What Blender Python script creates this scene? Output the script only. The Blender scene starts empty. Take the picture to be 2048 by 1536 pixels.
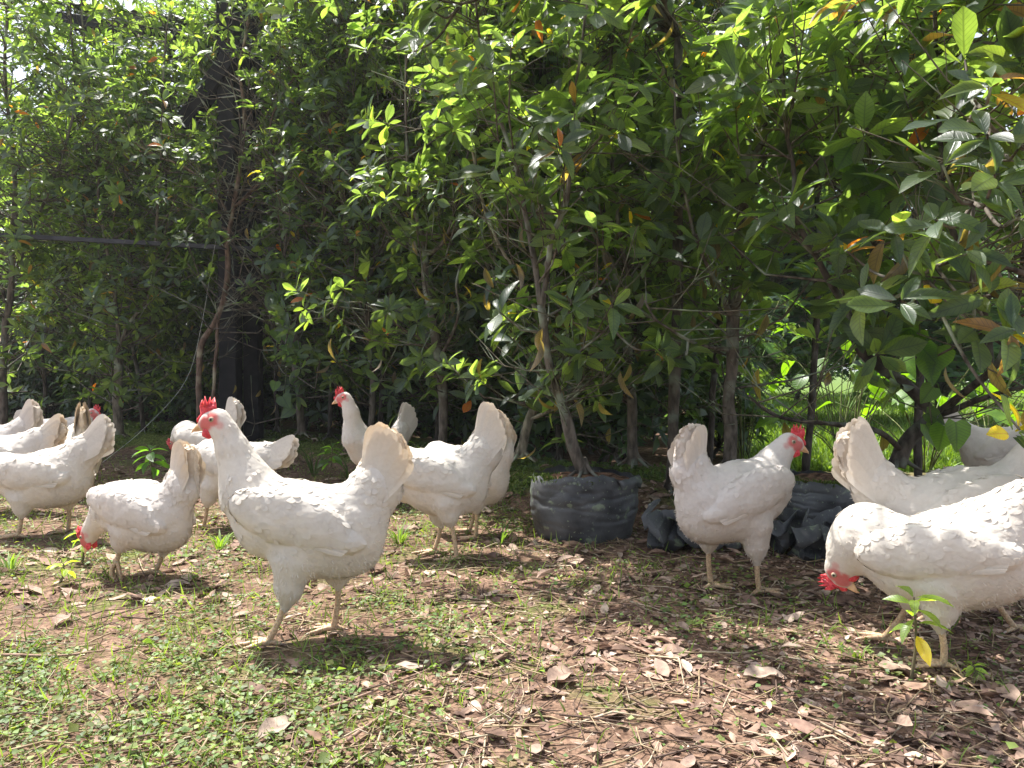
import bpy, math, os
import numpy as np
from mathutils import Vector, Matrix

QUICK = False
C = bpy.context.scene
COL = C.collection

# ------------------------------------------------------------------ camera, sky, sun, exposure
CAMH = 0.505
PITCH = math.radians(-1.08)
cam = bpy.data.objects.new('camera', bpy.data.cameras.new('camera'))
COL.objects.link(cam)
cam.location = (0, 0, CAMH)
cam.rotation_euler = (math.radians(90) + PITCH, 0, 0)
cam.data.sensor_width = 36.0
cam.data.lens = 1490 * 36 / 2048
cam.data.clip_start = 0.05
cam.data.clip_end = 600
C.camera = cam

SUNV = Vector((-0.36, 0.33, 1.0)).normalized()
elev = math.asin(SUNV.z)
azim = math.atan2(SUNV.x, SUNV.y)
sun = bpy.data.objects.new('sun', bpy.data.lights.new('sun', 'SUN'))
COL.objects.link(sun)
sun.data.energy = 4.6
sun.data.angle = math.radians(0.5)
sun.data.color = (1.0, 0.965, 0.91)
sun.rotation_euler = SUNV.to_track_quat('Z', 'Y').to_euler()
sun.location = (0, 0, 8)
w = bpy.data.worlds.new('World')
C.world = w
w.use_nodes = True
nt = w.node_tree
bg = nt.nodes['Background']
sky = nt.nodes.new('ShaderNodeTexSky')
sky.sky_type = 'NISHITA'
sky.sun_disc = False
sky.sun_elevation = elev
sky.sun_rotation = azim
sky.dust_density = 2.5
sky.ozone_density = 1.0
sky.air_density = 1.0
hz = nt.nodes.new('ShaderNodeMix'); hz.data_type = 'RGBA'; hz.inputs[0].default_value = .35   # thin bright overcast veil mixed into the blue
hs = nt.nodes.new('ShaderNodeHueSaturation'); hs.inputs['Saturation'].default_value = .25
nt.links.new(sky.outputs[0], hs.inputs['Color'])
nt.links.new(sky.outputs[0], hz.inputs[6]); nt.links.new(hs.outputs[0], hz.inputs[7])
hz.inputs[0].default_value = .6
nt.links.new(hz.outputs[2], bg.inputs[0])
bg.inputs[1].default_value = 0.13
C.view_settings.view_transform = 'Standard'
C.view_settings.look = 'None'
C.view_settings.exposure = 1.33
C.view_settings.gamma = 1
C.cycles.max_bounces = 8
C.cycles.diffuse_bounces = 3
C.cycles.glossy_bounces = 2
C.cycles.transmission_bounces = 5
C.cycles.use_denoising = True
C.cycles.sample_clamp_indirect = 8

# ------------------------------------------------------------------ helpers
rng = np.random.default_rng(11)

def P(px, py, Y):
    """a point of the place at distance Y seen at photo pixel (px, py)"""
    dx = (px - 1024) / 1490.0
    dz = (768 - py) / 1490.0
    c, s = math.cos(PITCH), math.sin(PITCH)
    y = c - s * dz
    z = s + c * dz
    k = Y / y
    return np.array([dx * k, Y, CAMH + z * k])

def _h(ix, iy, iz, seed):
    n = (ix * 374761393 + iy * 668265263 + iz * 2147483647 + seed * 1274126177) & 0xFFFFFFFF
    n = ((n ^ (n >> 13)) * 1274126177) & 0xFFFFFFFF
    n = (n ^ (n >> 16)) & 0xFFFF
    return n / 65535.0

def vnoise(p, f=1.0, seed=0):
    p = np.asarray(p, dtype=np.float64) * f
    if p.shape[-1] == 2:
        p = np.concatenate([p, np.zeros(p.shape[:-1] + (1,))], -1)
    i = np.floor(p).astype(np.int64)
    t = p - i
    t = t * t * (3 - 2 * t)
    r = 0
    for dx in (0, 1):
        for dy in (0, 1):
            for dz in (0, 1):
                wgt = (t[..., 0] if dx else 1 - t[..., 0]) * (t[..., 1] if dy else 1 - t[..., 1]) * (t[..., 2] if dz else 1 - t[..., 2])
                r = r + wgt * _h(i[..., 0] + dx, i[..., 1] + dy, i[..., 2] + dz, seed)
    return r * 2 - 1

def fbm(p, f=1.0, o=4, seed=0):
    r = 0
    a = 1.0
    for k in range(o):
        r = r + a * vnoise(p, f * 2 ** k, seed + k * 7)
        a *= .5
    return r / 1.9

class Acc:
    """collects faces and builds them as one mesh object"""
    def __init__(s):
        s.v = []; s.t = []; s.u = []; s.n = 0
        s.f = []   # (face array, material index)
    def add(s, v, f, tint=(1, 1, 1), mat=0, uv=None):
        v = np.asarray(v, dtype=np.float32).reshape(-1, 3)
        k = len(v)
        t = np.asarray(tint, dtype=np.float32)
        if t.ndim == 1:
            t = np.tile(t[None, :3], (k, 1))
        s.v.append(v); s.t.append(t)
        s.u.append(np.zeros((k, 2), np.float32) if uv is None else np.asarray(uv, np.float32))
        if isinstance(f, np.ndarray):
            s.f.append((f + s.n, mat))
        else:
            d = {}
            for q in f:
                d.setdefault(len(q), []).append(q)
            for q in d.values():
                s.f.append((np.array(q) + s.n, mat))
        s.n += k
    def inst(s, tpl, fc, uv, pos, R, sc, tint, mat=0):
        """tpl (k,3) or (N,k,3)"""
        N = len(pos)
        if N == 0: return
        sc = np.asarray(sc, dtype=np.float64)
        if sc.ndim == 0: sc = np.full(N, float(sc))
        if sc.ndim == 1: sc = np.repeat(sc[:, None], 3, 1)
        T = np.broadcast_to(tpl, (N,) + tpl.shape[-2:]) * sc[:, None, :]
        V = np.einsum('nij,nkj->nki', R, T) + pos[:, None, :]
        k = T.shape[1]
        F = (fc[None] + (np.arange(N) * k)[:, None, None]).reshape(-1, fc.shape[1])
        tt = np.asarray(tint)
        if tt.ndim == 1: tt = np.tile(tt, (N, 1))
        s.add(V.reshape(-1, 3), F, np.repeat(tt[:, :3], k, 0), mat, np.tile(uv, (N, 1)))
    def build(s, name, mats, parent=None, smooth=True):
        me = bpy.data.meshes.new(name)
        v = np.concatenate(s.v)
        me.vertices.add(len(v))
        me.vertices.foreach_set('co', v.ravel())
        loops = np.concatenate([f.ravel() for f, m in s.f]).astype(np.int32)
        tot = np.concatenate([np.full(len(f), f.shape[1], np.int32) for f, m in s.f])
        mi = np.concatenate([np.full(len(f), m, np.int32) for f, m in s.f])
        st = np.concatenate([[0], np.cumsum(tot)[:-1]]).astype(np.int32)
        me.loops.add(len(loops)); me.loops.foreach_set('vertex_index', loops)
        me.polygons.add(len(tot)); me.polygons.foreach_set('loop_start', st)
        me.polygons.foreach_set('loop_total', tot)
        me.polygons.foreach_set('material_index', mi)
        me.polygons.foreach_set('use_smooth', np.full(len(tot), smooth))
        a = me.attributes.new('tint', 'FLOAT_COLOR', 'POINT')
        t = np.ones((len(v), 4), np.float32); t[:, :3] = np.concatenate(s.t)
        a.data.foreach_set('color', t.ravel())
        ul = me.uv_layers.new(name='UVMap')
        ul.data.foreach_set('uv', np.concatenate(s.u)[loops].ravel())
        me.update(calc_edges=True)
        me.validate()
        for m in (mats if isinstance(mats, (list, tuple)) else [mats]):
            me.materials.append(m)
        o = bpy.data.objects.new(name, me)
        COL.objects.link(o)
        if parent is not None: o.parent = parent
        return o

def tag(o, label=None, cat=None, group=None, kind=None):
    if label: o['label'] = label
    if cat: o['category'] = cat
    if group: o['group'] = group
    if kind: o['kind'] = kind
    return o

def empty(name, loc=(0, 0, 0), rz=0, sc=1):
    o = bpy.data.objects.new(name, None)
    COL.objects.link(o)
    o.location = loc; o.rotation_euler = (0, 0, rz); o.scale = (sc, sc, sc)
    o.empty_display_size = .1
    return o

def norm(a):
    return a / np.maximum(np.linalg.norm(a, axis=-1, keepdims=True), 1e-9)

def frames(d, n):
    """rotation matrices: y along d, z near n"""
    y = norm(d)
    x = norm(np.cross(y, n))
    z = np.cross(x, y)
    return np.stack([x, y, z], -1)

def tube(pts, rad, sides=8, cap=True, jitter=0):
    p = np.asarray(pts, float)
    n = len(p)
    rad = np.broadcast_to(np.asarray(rad, float), (n,))
    t = norm(np.gradient(p, axis=0))
    ref = np.array([0.03, 0.99, 0.1]) if abs(t[0][2]) > .7 else np.array([0.02, 0.03, 1.])
    V = []
    a = np.arange(sides) / sides * 2 * math.pi
    u = norm(np.cross(t[0], ref))
    for i in range(n):
        u = norm(u - t[i] * np.dot(u, t[i]))
        b = np.cross(t[i], u)
        V.append(p[i] + rad[i] * (np.cos(a)[:, None] * u + np.sin(a)[:, None] * b))
    V = np.concatenate(V)
    i, j = np.meshgrid(np.arange(n - 1), np.arange(sides), indexing='ij')
    j2 = (j + 1) % sides
    F = np.stack([i * sides + j, i * sides + j2, (i + 1) * sides + j2, (i + 1) * sides + j], -1).reshape(-1, 4)
    F = [tuple(q) for q in F]
    if cap:
        F.append(tuple(range(sides))[::-1])
        F.append(tuple(range((n - 1) * sides, n * sides)))
    uv = np.stack([np.tile(np.arange(sides) / sides, n), np.repeat(np.linspace(0, 1, n), sides)], -1)
    return V, F, uv

def smoothline(pts, k=6):
    """Catmull-Rom through pts (n,m)"""
    p = np.asarray(pts, float)
    if len(p) < 3: 
        t = np.linspace(0, 1, k + 1)[:, None]
        return p[0] * (1 - t) + p[-1] * t
    q = np.concatenate([[2 * p[0] - p[1]], p, [2 * p[-1] - p[-2]]])
    out = []
    for i in range(1, len(q) - 2):
        for t in np.arange(k) / k:
            out.append(.5 * ((2 * q[i]) + (-q[i-1] + q[i+1]) * t + (2*q[i-1] - 5*q[i] + 4*q[i+1] - q[i+2]) * t*t + (-q[i-1] + 3*q[i] - 3*q[i+1] + q[i+2]) * t**3))
    out.append(p[-1])
    return np.array(out)

# ------------------------------------------------------------------ materials
def newmat(name):
    m = bpy.data.materials.new(name)
    m.use_nodes = True
    n = m.node_tree
    n.nodes.clear()
    out = n.nodes.new('ShaderNodeOutputMaterial')
    return m, n, out

def N(n, typ, **k):
    x = n.nodes.new(typ)
    for a, b in k.items():
        if a.startswith('i_'):
            x.inputs[a[2:].replace('_', ' ')].default_value = b
        else:
            setattr(x, a, b)
    return x

def tintnode(n):
    return N(n, 'ShaderNodeAttribute', attribute_name='tint').outputs['Color']

def mul(n, a, b, fac=1.0, typ='MULTIPLY'):
    m = N(n, 'ShaderNodeMix', data_type='RGBA', blend_type=typ)
    m.inputs[0].default_value = fac
    for s, x in ((6, a), (7, b)):
        if hasattr(x, 'links'): n.links.new(x, m.inputs[s])
        else: m.inputs[s].default_value = tuple(x) + (1,) if len(x) == 3 else x
    return m.outputs[2]

def noisecol(n, scale, lo, hi, detail=4, p0=.35, p1=.65, coord='Object', vec=None):
    tc = N(n, 'ShaderNodeTexCoord')
    ns = N(n, 'ShaderNodeTexNoise'); ns.inputs['Scale'].default_value = scale; ns.inputs['Detail'].default_value = detail
    n.links.new(vec if vec is not None else tc.outputs[coord], ns.inputs['Vector'])
    r = N(n, 'ShaderNodeValToRGB')
    r.color_ramp.elements[0].position = p0; r.color_ramp.elements[1].position = p1
    r.color_ramp.elements[0].color = tuple(lo) + (1,); r.color_ramp.elements[1].color = tuple(hi) + (1,)
    n.links.new(ns.outputs[0], r.inputs[0])
    return r.outputs[0], ns.outputs[0]

def bump(n, h, strength=.3, dist=.01, nrm=None):
    b = N(n, 'ShaderNodeBump'); b.inputs['Strength'].default_value = strength; b.inputs['Distance'].default_value = dist
    n.links.new(h, b.inputs['Height'])
    if nrm is not None: n.links.new(nrm, b.inputs['Normal'])
    return b.outputs[0]

def leafmat(name, trans=.52, tmul=(7.6, 6.9, 1.4), rough=.4, veins=True, spec=.62, noise=True):
    m, n, out = newmat(name)
    t = tintnode(n)
    col = t
    if noise:
        c, _ = noisecol(n, 18, (.72, .74, .7), (1.25, 1.2, 1.15))
        col = mul(n, t, c)
    pr = N(n, 'ShaderNodeBsdfPrincipled')
    pr.inputs['Roughness'].default_value = rough
    pr.inputs['Specular IOR Level'].default_value = spec
    uvn = N(n, 'ShaderNodeTexCoord').outputs['UV']
    if veins:
        sx = N(n, 'ShaderNodeSeparateXYZ'); n.links.new(uvn, sx.inputs[0])
        ab = N(n, 'ShaderNodeMath', operation='ABSOLUTE'); n.links.new(sx.outputs[0], ab.inputs[0])
        # side veins: v - 0.6*|u|
        ma = N(n, 'ShaderNodeMath', operation='MULTIPLY_ADD'); n.links.new(ab.outputs[0], ma.inputs[0]); ma.inputs[1].default_value = -.22
        n.links.new(sx.outputs[1], ma.inputs[2])
        sn = N(n, 'ShaderNodeMath', operation='MULTIPLY'); n.links.new(ma.outputs[0], sn.inputs[0]); sn.inputs[1].default_value = 62.
        si = N(n, 'ShaderNodeMath', operation='SINE'); n.links.new(sn.outputs[0], si.inputs[0])
        gt = N(n, 'ShaderNodeMapRange'); gt.inputs[1].default_value = .8; gt.inputs[2].default_value = 1.0; n.links.new(si.outputs[0], gt.inputs[0])
        mr = N(n, 'ShaderNodeMapRange'); mr.inputs[1].default_value = .11; mr.inputs[2].default_value = .02; n.links.new(ab.outputs[0], mr.inputs[0])
        mx = N(n, 'ShaderNodeMath', operation='MAXIMUM'); n.links.new(gt.outputs[0], mx.inputs[0]); n.links.new(mr.outputs[0], mx.inputs[1])
        vm = N(n, 'ShaderNodeMix', data_type='RGBA'); n.links.new(mx.outputs[0], vm.inputs[0])
        n.links.new(col, vm.inputs[6]); n.links.new(mul(n, col, (1.45, 1.35, 1.3)), vm.inputs[7])
        base = vm.outputs[2]
        n.links.new(bump(n, mx.outputs[0], .35, .002), pr.inputs['Normal'])
        tr_in = N(n, 'ShaderNodeMix', data_type='RGBA'); n.links.new(mx.outputs[0], tr_in.inputs[0])
        n.links.new(mul(n, col, tmul), tr_in.inputs[6]); n.links.new(mul(n, col, tuple(x * .55 for x in tmul)), tr_in.inputs[7])
        trc = tr_in.outputs[2]
    else:
        base = col; trc = mul(n, col, tmul)
    n.links.new(base, pr.inputs['Base Color'])
    tr = N(n, 'ShaderNodeBsdfTranslucent'); n.links.new(trc, tr.inputs[0])
    mx2 = N(n, 'ShaderNodeMixShader'); mx2.inputs[0].default_value = trans
    n.links.new(pr.outputs[0], mx2.inputs[1]); n.links.new(tr.outputs[0], mx2.inputs[2])
    n.links.new(mx2.outputs[0], out.inputs[0])
    return m

def simplemat(name, lo, hi, scale=20, rough=.8, bs=.4, bd=.004, spec=.3, tint=True, sss=0, coord='Object', detail=5, trans=0):
    m, n, out = newmat(name)
    c, h = noisecol(n, scale, lo, hi, detail, coord=coord)
    if tint: c = mul(n, c, tintnode(n))
    pr = N(n, 'ShaderNodeBsdfPrincipled')
    pr.inputs['Roughness'].default_value = rough
    pr.inputs['Specular IOR Level'].default_value = spec
    if sss:
        pr.inputs['Subsurface Weight'].default_value = sss
        pr.inputs['Subsurface Radius'].default_value = (1, .35, .2)
        pr.inputs['Subsurface Scale'].default_value = .006
    n.links.new(c, pr.inputs['Base Color'])
    n.links.new(bump(n, h, bs, bd), pr.inputs['Normal'])
    if trans:
        tr = N(n, 'ShaderNodeBsdfTranslucent'); n.links.new(c, tr.inputs[0])
        mx2 = N(n, 'ShaderNodeMixShader'); mx2.inputs[0].default_value = trans
        n.links.new(pr.outputs[0], mx2.inputs[1]); n.links.new(tr.outputs[0], mx2.inputs[2])
        n.links.new(mx2.outputs[0], out.inputs[0])
    else:
        n.links.new(pr.outputs[0], out.inputs[0])
    return m

M = {}
M['leaf'] = leafmat('hedge leaf')
M['leafback'] = leafmat('hedge leaf far', trans=.38, tmul=(5.2, 5.2, 1.2), veins=False, noise=False)
M['broad'] = leafmat('broad leaf', trans=.55, tmul=(3.6, 3.4, .5), rough=.4)
M['weed'] = leafmat('weed leaf', trans=.4, tmul=(2.2, 2.1, .8), rough=.55, veins=False)
M['dry'] = simplemat('dry leaf', (.55, .5, .5), (1.15, 1.1, 1.05), 60, .75, .5, .003, .25, trans=.15)
M['straw'] = simplemat('straw and twig', (.6, .55, .5), (1.1, 1.1, 1.1), 80, .85, .3, .002)
M['feather'] = simplemat('white feather', (.955, .945, .94), (1.0, 1.0, 1.0), 140, .8, .35, .0012, .2, trans=.28)
M['shank'] = simplemat('scaly shank', (.62, .58, .55), (1.1, 1.08, 1.05), 260, .5, .6, .0015, .4, sss=.3)
M['red'] = simplemat('comb skin', (.50, .03, .04), (.76, .085, .10), 220, .5, .8, .0014, .4, tint=False, sss=.5)
M['beak'] = simplemat('beak horn', (.62, .36, .19), (.8, .52, .3), 60, .35, .1, .001, .5, tint=False, sss=.2)
M['eye'] = simplemat('eye', (1, 1, 1), (1, 1, 1), 5, .08, 0, .001, .6)

def feathermat():
    m, n, out = newmat('white feather')
    c, h = noisecol(n, 140, (.955, .945, .94), (1.0, 1.0, 1.0))
    c = mul(n, c, tintnode(n))
    tc = N(n, 'ShaderNodeTexCoord')
    wn = N(n, 'ShaderNodeTexNoise'); wn.inputs['Scale'].default_value = 30; n.links.new(tc.outputs['Object'], wn.inputs['Vector'])
    wv = N(n, 'ShaderNodeMix', data_type='RGBA', blend_type='LINEAR_LIGHT'); wv.inputs[0].default_value = .03
    n.links.new(tc.outputs['Object'], wv.inputs[6]); n.links.new(wn.outputs['Color'], wv.inputs[7])
    mp = N(n, 'ShaderNodeMapping'); mp.inputs['Scale'].default_value = (.62, 1, 1); n.links.new(wv.outputs[2], mp.inputs[0])
    vo = N(n, 'ShaderNodeTexVoronoi', feature='SMOOTH_F1'); vo.inputs['Scale'].default_value = 62; vo.inputs['Smoothness'].default_value = .35
    n.links.new(mp.outputs[0], vo.inputs['Vector'])
    inv = N(n, 'ShaderNodeMath', operation='MULTIPLY'); inv.inputs[1].default_value = -1; n.links.new(vo.outputs['Distance'], inv.inputs[0])
    pr = N(n, 'ShaderNodeBsdfPrincipled'); pr.inputs['Roughness'].default_value = .85; pr.inputs['Specular IOR Level'].default_value = .15
    n.links.new(c, pr.inputs['Base Color'])
    b1 = bump(n, inv.outputs[0], .3, .0028)
    b2 = bump(n, h, .4, .0012, b1)
    n.links.new(b2, pr.inputs['Normal'])
    tr = N(n, 'ShaderNodeBsdfTranslucent'); n.links.new(c, tr.inputs[0])
    mx2 = N(n, 'ShaderNodeMixShader'); mx2.inputs[0].default_value = .26
    n.links.new(pr.outputs[0], mx2.inputs[1]); n.links.new(tr.outputs[0], mx2.inputs[2])
    n.links.new(mx2.outputs[0], out.inputs[0])
    return m
M['feather'] = feathermat()

def barkmat():
    m, n, out = newmat('bark')
    tc = N(n, 'ShaderNodeTexCoord')
    mp = N(n, 'ShaderNodeMapping'); mp.inputs['Scale'].default_value = (1, 1, .35)
    n.links.new(tc.outputs['Object'], mp.inputs[0])
    c, h = noisecol(n, 55, (.045, .037, .030), (.17, .142, .118), 6, vec=mp.outputs[0])
    c2, h2 = noisecol(n, 9, (0, 0, 0), (1, 1, 1), 5, .53, .66)
    mx = N(n, 'ShaderNodeMix', data_type='RGBA')
    n.links.new(c2, mx.inputs[0]); n.links.new(c, mx.inputs[6]); mx.inputs[7].default_value = (.27, .31, .25, 1)
    c = mul(n, mx.outputs[2], tintnode(n))
    pr = N(n, 'ShaderNodeBsdfPrincipled'); pr.inputs['Roughness'].default_value = .85; pr.inputs['Specular IOR Level'].default_value = .25
    n.links.new(c, pr.inputs['Base Color'])
    n.links.new(bump(n, h, .7, .004), pr.inputs['Normal'])
    n.links.new(pr.outputs[0], out.inputs[0])
    return m
M['bark'] = barkmat()

def groundmat():
    m, n, out = newmat('soil and moss')
    c, h = noisecol(n, 35, (.075, .042, .028), (.28, .18, .125), 9, .3, .72)
    c2, h2 = noisecol(n, 160, (.55, .55, .55), (1.25, 1.25, 1.25), 5)
    c = mul(n, c, c2)
    mo, h3 = noisecol(n, 90, (.045, .06, .014), (.16, .19, .05), 5)
    mx = N(n, 'ShaderNodeMix', data_type='RGBA')
    tx = N(n, 'ShaderNodeSeparateColor'); n.links.new(tintnode(n), tx.inputs[0])
    # tint red channel: how mossy
    nz, nf = noisecol(n, 5, (0, 0, 0), (1, 1, 1), 8, .3, .7)
    ad = N(n, 'ShaderNodeMath', operation='ADD'); n.links.new(nf, ad.inputs[0]); n.links.new(tx.outputs[0], ad.inputs[1])
    mr = N(n, 'ShaderNodeMapRange'); mr.inputs[1].default_value = .95; mr.inputs[2].default_value = 1.15; n.links.new(ad.outputs[0], mr.inputs[0])
    n.links.new(mr.outputs[0], mx.inputs[0]); n.links.new(c, mx.inputs[6]); n.links.new(mo, mx.inputs[7])
    # tint green channel: lawn beyond the hedge
    la, hl = noisecol(n, 30, (.05, .09, .015), (.14, .21, .04), 6)
    mx2 = N(n, 'ShaderNodeMix', data_type='RGBA'); n.links.new(tx.outputs[1], mx2.inputs[0]); n.links.new(mx.outputs[2], mx2.inputs[6]); n.links.new(la, mx2.inputs[7])
    pr = N(n, 'ShaderNodeBsdfPrincipled'); pr.inputs['Roughness'].default_value = .92; pr.inputs['Specular IOR Level'].default_value = .15
    n.links.new(mx2.outputs[2], pr.inputs['Base Color'])
    b1 = bump(n, h, .9, .012); n.links.new(bump(n, h2, .6, .004, b1), pr.inputs['Normal'])
    n.links.new(pr.outputs[0], out.inputs[0])
    return m
M['ground'] = groundmat()

def plasticmat():
    m, n, out = newmat('weathered black plastic')
    c, h = noisecol(n, 14, (.026, .027, .032), (.12, .124, .131), 8, .3, .7)
    l, hl = noisecol(n, 26, (0, 0, 0), (1, 1, 1), 3, .62, .68)
    l2, hl2 = noisecol(n, 120, (0, 0, 0), (1, 1, 1), 2, .66, .72)
    g = mul(n, l, l2, 1.0, 'ADD')
    mx = N(n, 'ShaderNodeMix', data_type='RGBA'); n.links.new(g, mx.inputs[0]); n.links.new(c, mx.inputs[6]); mx.inputs[7].default_value = (.2, .24, .17, 1)
    pr = N(n, 'ShaderNodeBsdfPrincipled'); pr.inputs['Roughness'].default_value = .5; pr.inputs['Specular IOR Level'].default_value = .4
    n.links.new(mul(n, mx.outputs[2], tintnode(n)), pr.inputs['Base Color'])
    n.links.new(bump(n, h, .5, .008), pr.inputs['Normal'])
    n.links.new(pr.outputs[0], out.inputs[0])
    return m
M['plastic'] = plasticmat()
M['moss'] = simplemat('moss', (.035, .055, .012), (.13, .17, .045), 70, .95, .9, .01, .1)
M['soil'] = simplemat('crumbly soil', (.04, .022, .015), (.22, .12, .08), 60, .95, 1., .012, .1)
M['wood'] = simplemat('dark creosoted wood', (.008, .008, .01), (.024, .023, .026), 16, .8, .4, .004, .25)
M['metal'] = simplemat('grey roof sheet', (.12, .12, .11), (.24, .235, .22), 6, .5, .2, .003, .4)
M['pipe'] = simplemat('dark painted steel', (.022, .022, .03), (.05, .05, .062), 12, .5, .2, .002, .4)
M['string'] = simplemat('pale nylon string', (.45, .47, .42), (.6, .6, .55), 40, .5, 0, .001, .3)

# ------------------------------------------------------------------ ground
LINE = np.array([(-9, 8.), (-4, 5.5), (-2.6, 4.75), (-1.1, 4.0), (-.4, 3.4), (.03, 2.75), (.45, 2.5), (.9, 2.3), (1.5, 2.1), (3, 1.95), (8, 1.8)])
def lineY(x):
    return np.interp(x, LINE[:, 0], LINE[:, 1])
def sstep(a, b, x):
    t = np.clip((x - a) / (b - a), 0, 1)
    return t * t * (3 - 2 * t)
def gh(x, y):
    x = np.asarray(x, float); y = np.asarray(y, float)
    p = np.stack([x, y], -1)
    n = fbm(p, 2.2, 3, 3) * .012 + fbm(p, 11, 3, 5) * .006
    d = y - lineY(x) + fbm(p, 3.5, 2, 9) * .08
    bank = sstep(-.12, .14, d) * (1 - .75 * sstep(.5, 1.4, d))
    n = n + bank * (.11 + .05 * fbm(p, 5, 3, 12)) * (1 - .75 * sstep(.8, 1.3, x))
    return n

def sheet(xs, ys, drop=0):
    X, Y = np.meshgrid(xs, ys, indexing='ij')
    Z = gh(X, Y) - drop
    d = Y - lineY(X)
    moss = .42 - .28 * sstep(-.1, 1.2, X) * 1 + .5 * sstep(-.1, .1, d) * (1 - sstep(.3, .9, d)) * (.5 + .5 * sstep(-.2, .2, fbm(np.stack([X, Y], -1), 3, 2, 40)))
    moss = moss - .1 * sstep(-.6, -.1, d) * (1 - sstep(-.05, .05, d))
    lawn = np.maximum(sstep(1.2, 1.9, d) * sstep(.9, 1.4, X - .18 * (Y - 3)), sstep(9, 12, Y))
    V = np.stack([X, Y, Z], -1).reshape(-1, 3)
    nx, ny = len(xs), len(ys)
    i, j = np.meshgrid(np.arange(nx - 1), np.arange(ny - 1), indexing='ij')
    F = np.stack([i * ny + j, (i + 1) * ny + j, (i + 1) * ny + j + 1, i * ny + j + 1], -1).reshape(-1, 4)
    T = np.stack([moss.ravel(), lawn.ravel(), lawn.ravel() * 0], -1)
    return V, F, T
g = Acc()
xs = np.concatenate([-4 - np.geomspace(300, .3, 26), np.arange(-4, 4.0, .022), 4 + np.geomspace(.3, 300, 26)])
ys = np.concatenate([-np.geomspace(300, .6, 16), np.arange(-.4, .6, .1), .6 + np.cumsum(np.linspace(.009, .04, 230)), 0.6 + 5.65 + np.geomspace(.1, 400, 34)])
V, F, T = sheet(xs, np.sort(ys))
g.add(V, F, T)
ground = tag(g.build('ground', M['ground']), 'trodden brown soil with moss and weeds in front of the hedge, grass beyond it', 'ground', kind='structure')

# ------------------------------------------------------------------ leaf templates
def leaf_tpl(rows=5, wid=.2, obov=.62, fold=.25, bend=.25, wave=0.0, tip=0.0):
    """leaf along +y, length 1, with stalk; 3 columns"""
    v = []; uv = []
    for r in range(rows + 1):
        t = r / rows
        tt = t ** (math.log(.5) / math.log(obov))
        wd = wid * (math.sin(math.pi * min(1, .04 + .955 * tt)) ** .85)
        if t == 0: wd = wid * .05
        if t == 1: wd = wid * .03
        z = -bend * t * t
        for c in (-1, 0, 1):
            v.append((c * wd, .08 + t * .92, z + abs(c) * wd * fold + wave * math.sin(t * 11 + c) * abs(c)))
            uv.append((c * max(wd / wid, .05), t))
    f = []
    for r in range(rows):
        for c in (0, 1):
            a = r * 3 + c
            f.append((a, a + 1, a + 4, a + 3))
    return np.array(v), np.array(f), np.array(uv)

LT = [leaf_tpl(5, w_, o_, f_, b_, wv) for w_, o_, f_, b_, wv in
      ((.19, .62, .3, .22, .008), (.17, .58, .45, .38, .012), (.21, .6, .15, .08, .012), (.18, .65, .35, -.12, .008), (.165, .55, .6, .55, .01))]
LB = [leaf_tpl(2, .2, .6, .3, .2), leaf_tpl(2, .19, .6, .4, .4)]

GREENS = np.array([(.040, .070, .050), (.048, .082, .054), (.055, .092, .052), (.048, .078, .062), (.070, .108, .050)])
def leaf_tints(n, r, odd=.03, bright=1.0):
    t = GREENS[r.integers(0, len(GREENS), n)] * r.uniform(.75, 1.25, (n, 1)) * bright
    k = r.random(n)
    t[k < odd * .35] = (.26, .22, .03)
    t[(k > odd * .35) & (k < odd * .6)] = (.3, .1, .03)
    t[(k > odd * .6) & (k < odd)] = (.13, .08, .05)
    return t

def rosettes(acc, cen, ax, size, r, front=True, nmin=5, nmax=9, odd=.03, mat=0, bright=1.0, spread=(45, 88)):
    """whorls of leaves at twig ends"""
    P_, D_, N_, S_ = [], [], [], []
    cnt = r.integers(nmin, nmax + 1, len(cen))
    idx = np.repeat(np.arange(len(cen)), cnt)
    n = len(idx)
    k = np.concatenate([np.arange(c) for c in cnt])
    phi = k * 2.39996 + r.random(len(cen))[idx] * 6.28 + r.normal(0, .2, n)
    th = np.radians(r.uniform(spread[0], spread[1], n))
    a = norm(ax)[idx]
    ref = np.where(np.abs(a[:, 2:3]) > .9, np.array([[1., 0, 0]]), np.array([[0, 0, 1.]]))
    u = norm(np.cross(a, ref)); b = np.cross(a, u)
    rad = np.cos(phi)[:, None] * u + np.sin(phi)[:, None] * b
    d = np.cos(th)[:, None] * a + np.sin(th)[:, None] * rad
    d = norm(d + np.array([0, 0, -.12]) + r.normal(0, .1, (n, 3)))
    nn = norm(a * 1.0 - rad * np.cos(th)[:, None] + r.normal(0, .28, (n, 3)))
    pos = cen[idx] - a * (k[:, None] * .0035) 
    s = size * r.uniform(.62, 1.15, n) * (.8 + .2 * r.random(len(cen))[idx])
    tints = leaf_tints(n, r, odd, bright) * (.8 + .4 * r.random(len(cen)))[idx][:, None]
    R = frames(d, nn)
    which = r.integers(0, len(LT) if front else len(LB), n)
    for q, (tp, fc, uv) in enumerate(LT if front else LB):
        mk = which == q
        sc = np.stack([s[mk] * r.uniform(.85, 1.15, mk.sum()), s[mk], s[mk]], -1)
        acc.inst(tp, fc, uv, pos[mk], R[mk], sc, tints[mk], mat)
    return n

# ------------------------------------------------------------------ hens
def U(cx, cy):
    return np.array([(cx - 730) / 2962.0, (1450 - cy) / 2962.0])
K = 1 / 2962.0

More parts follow.
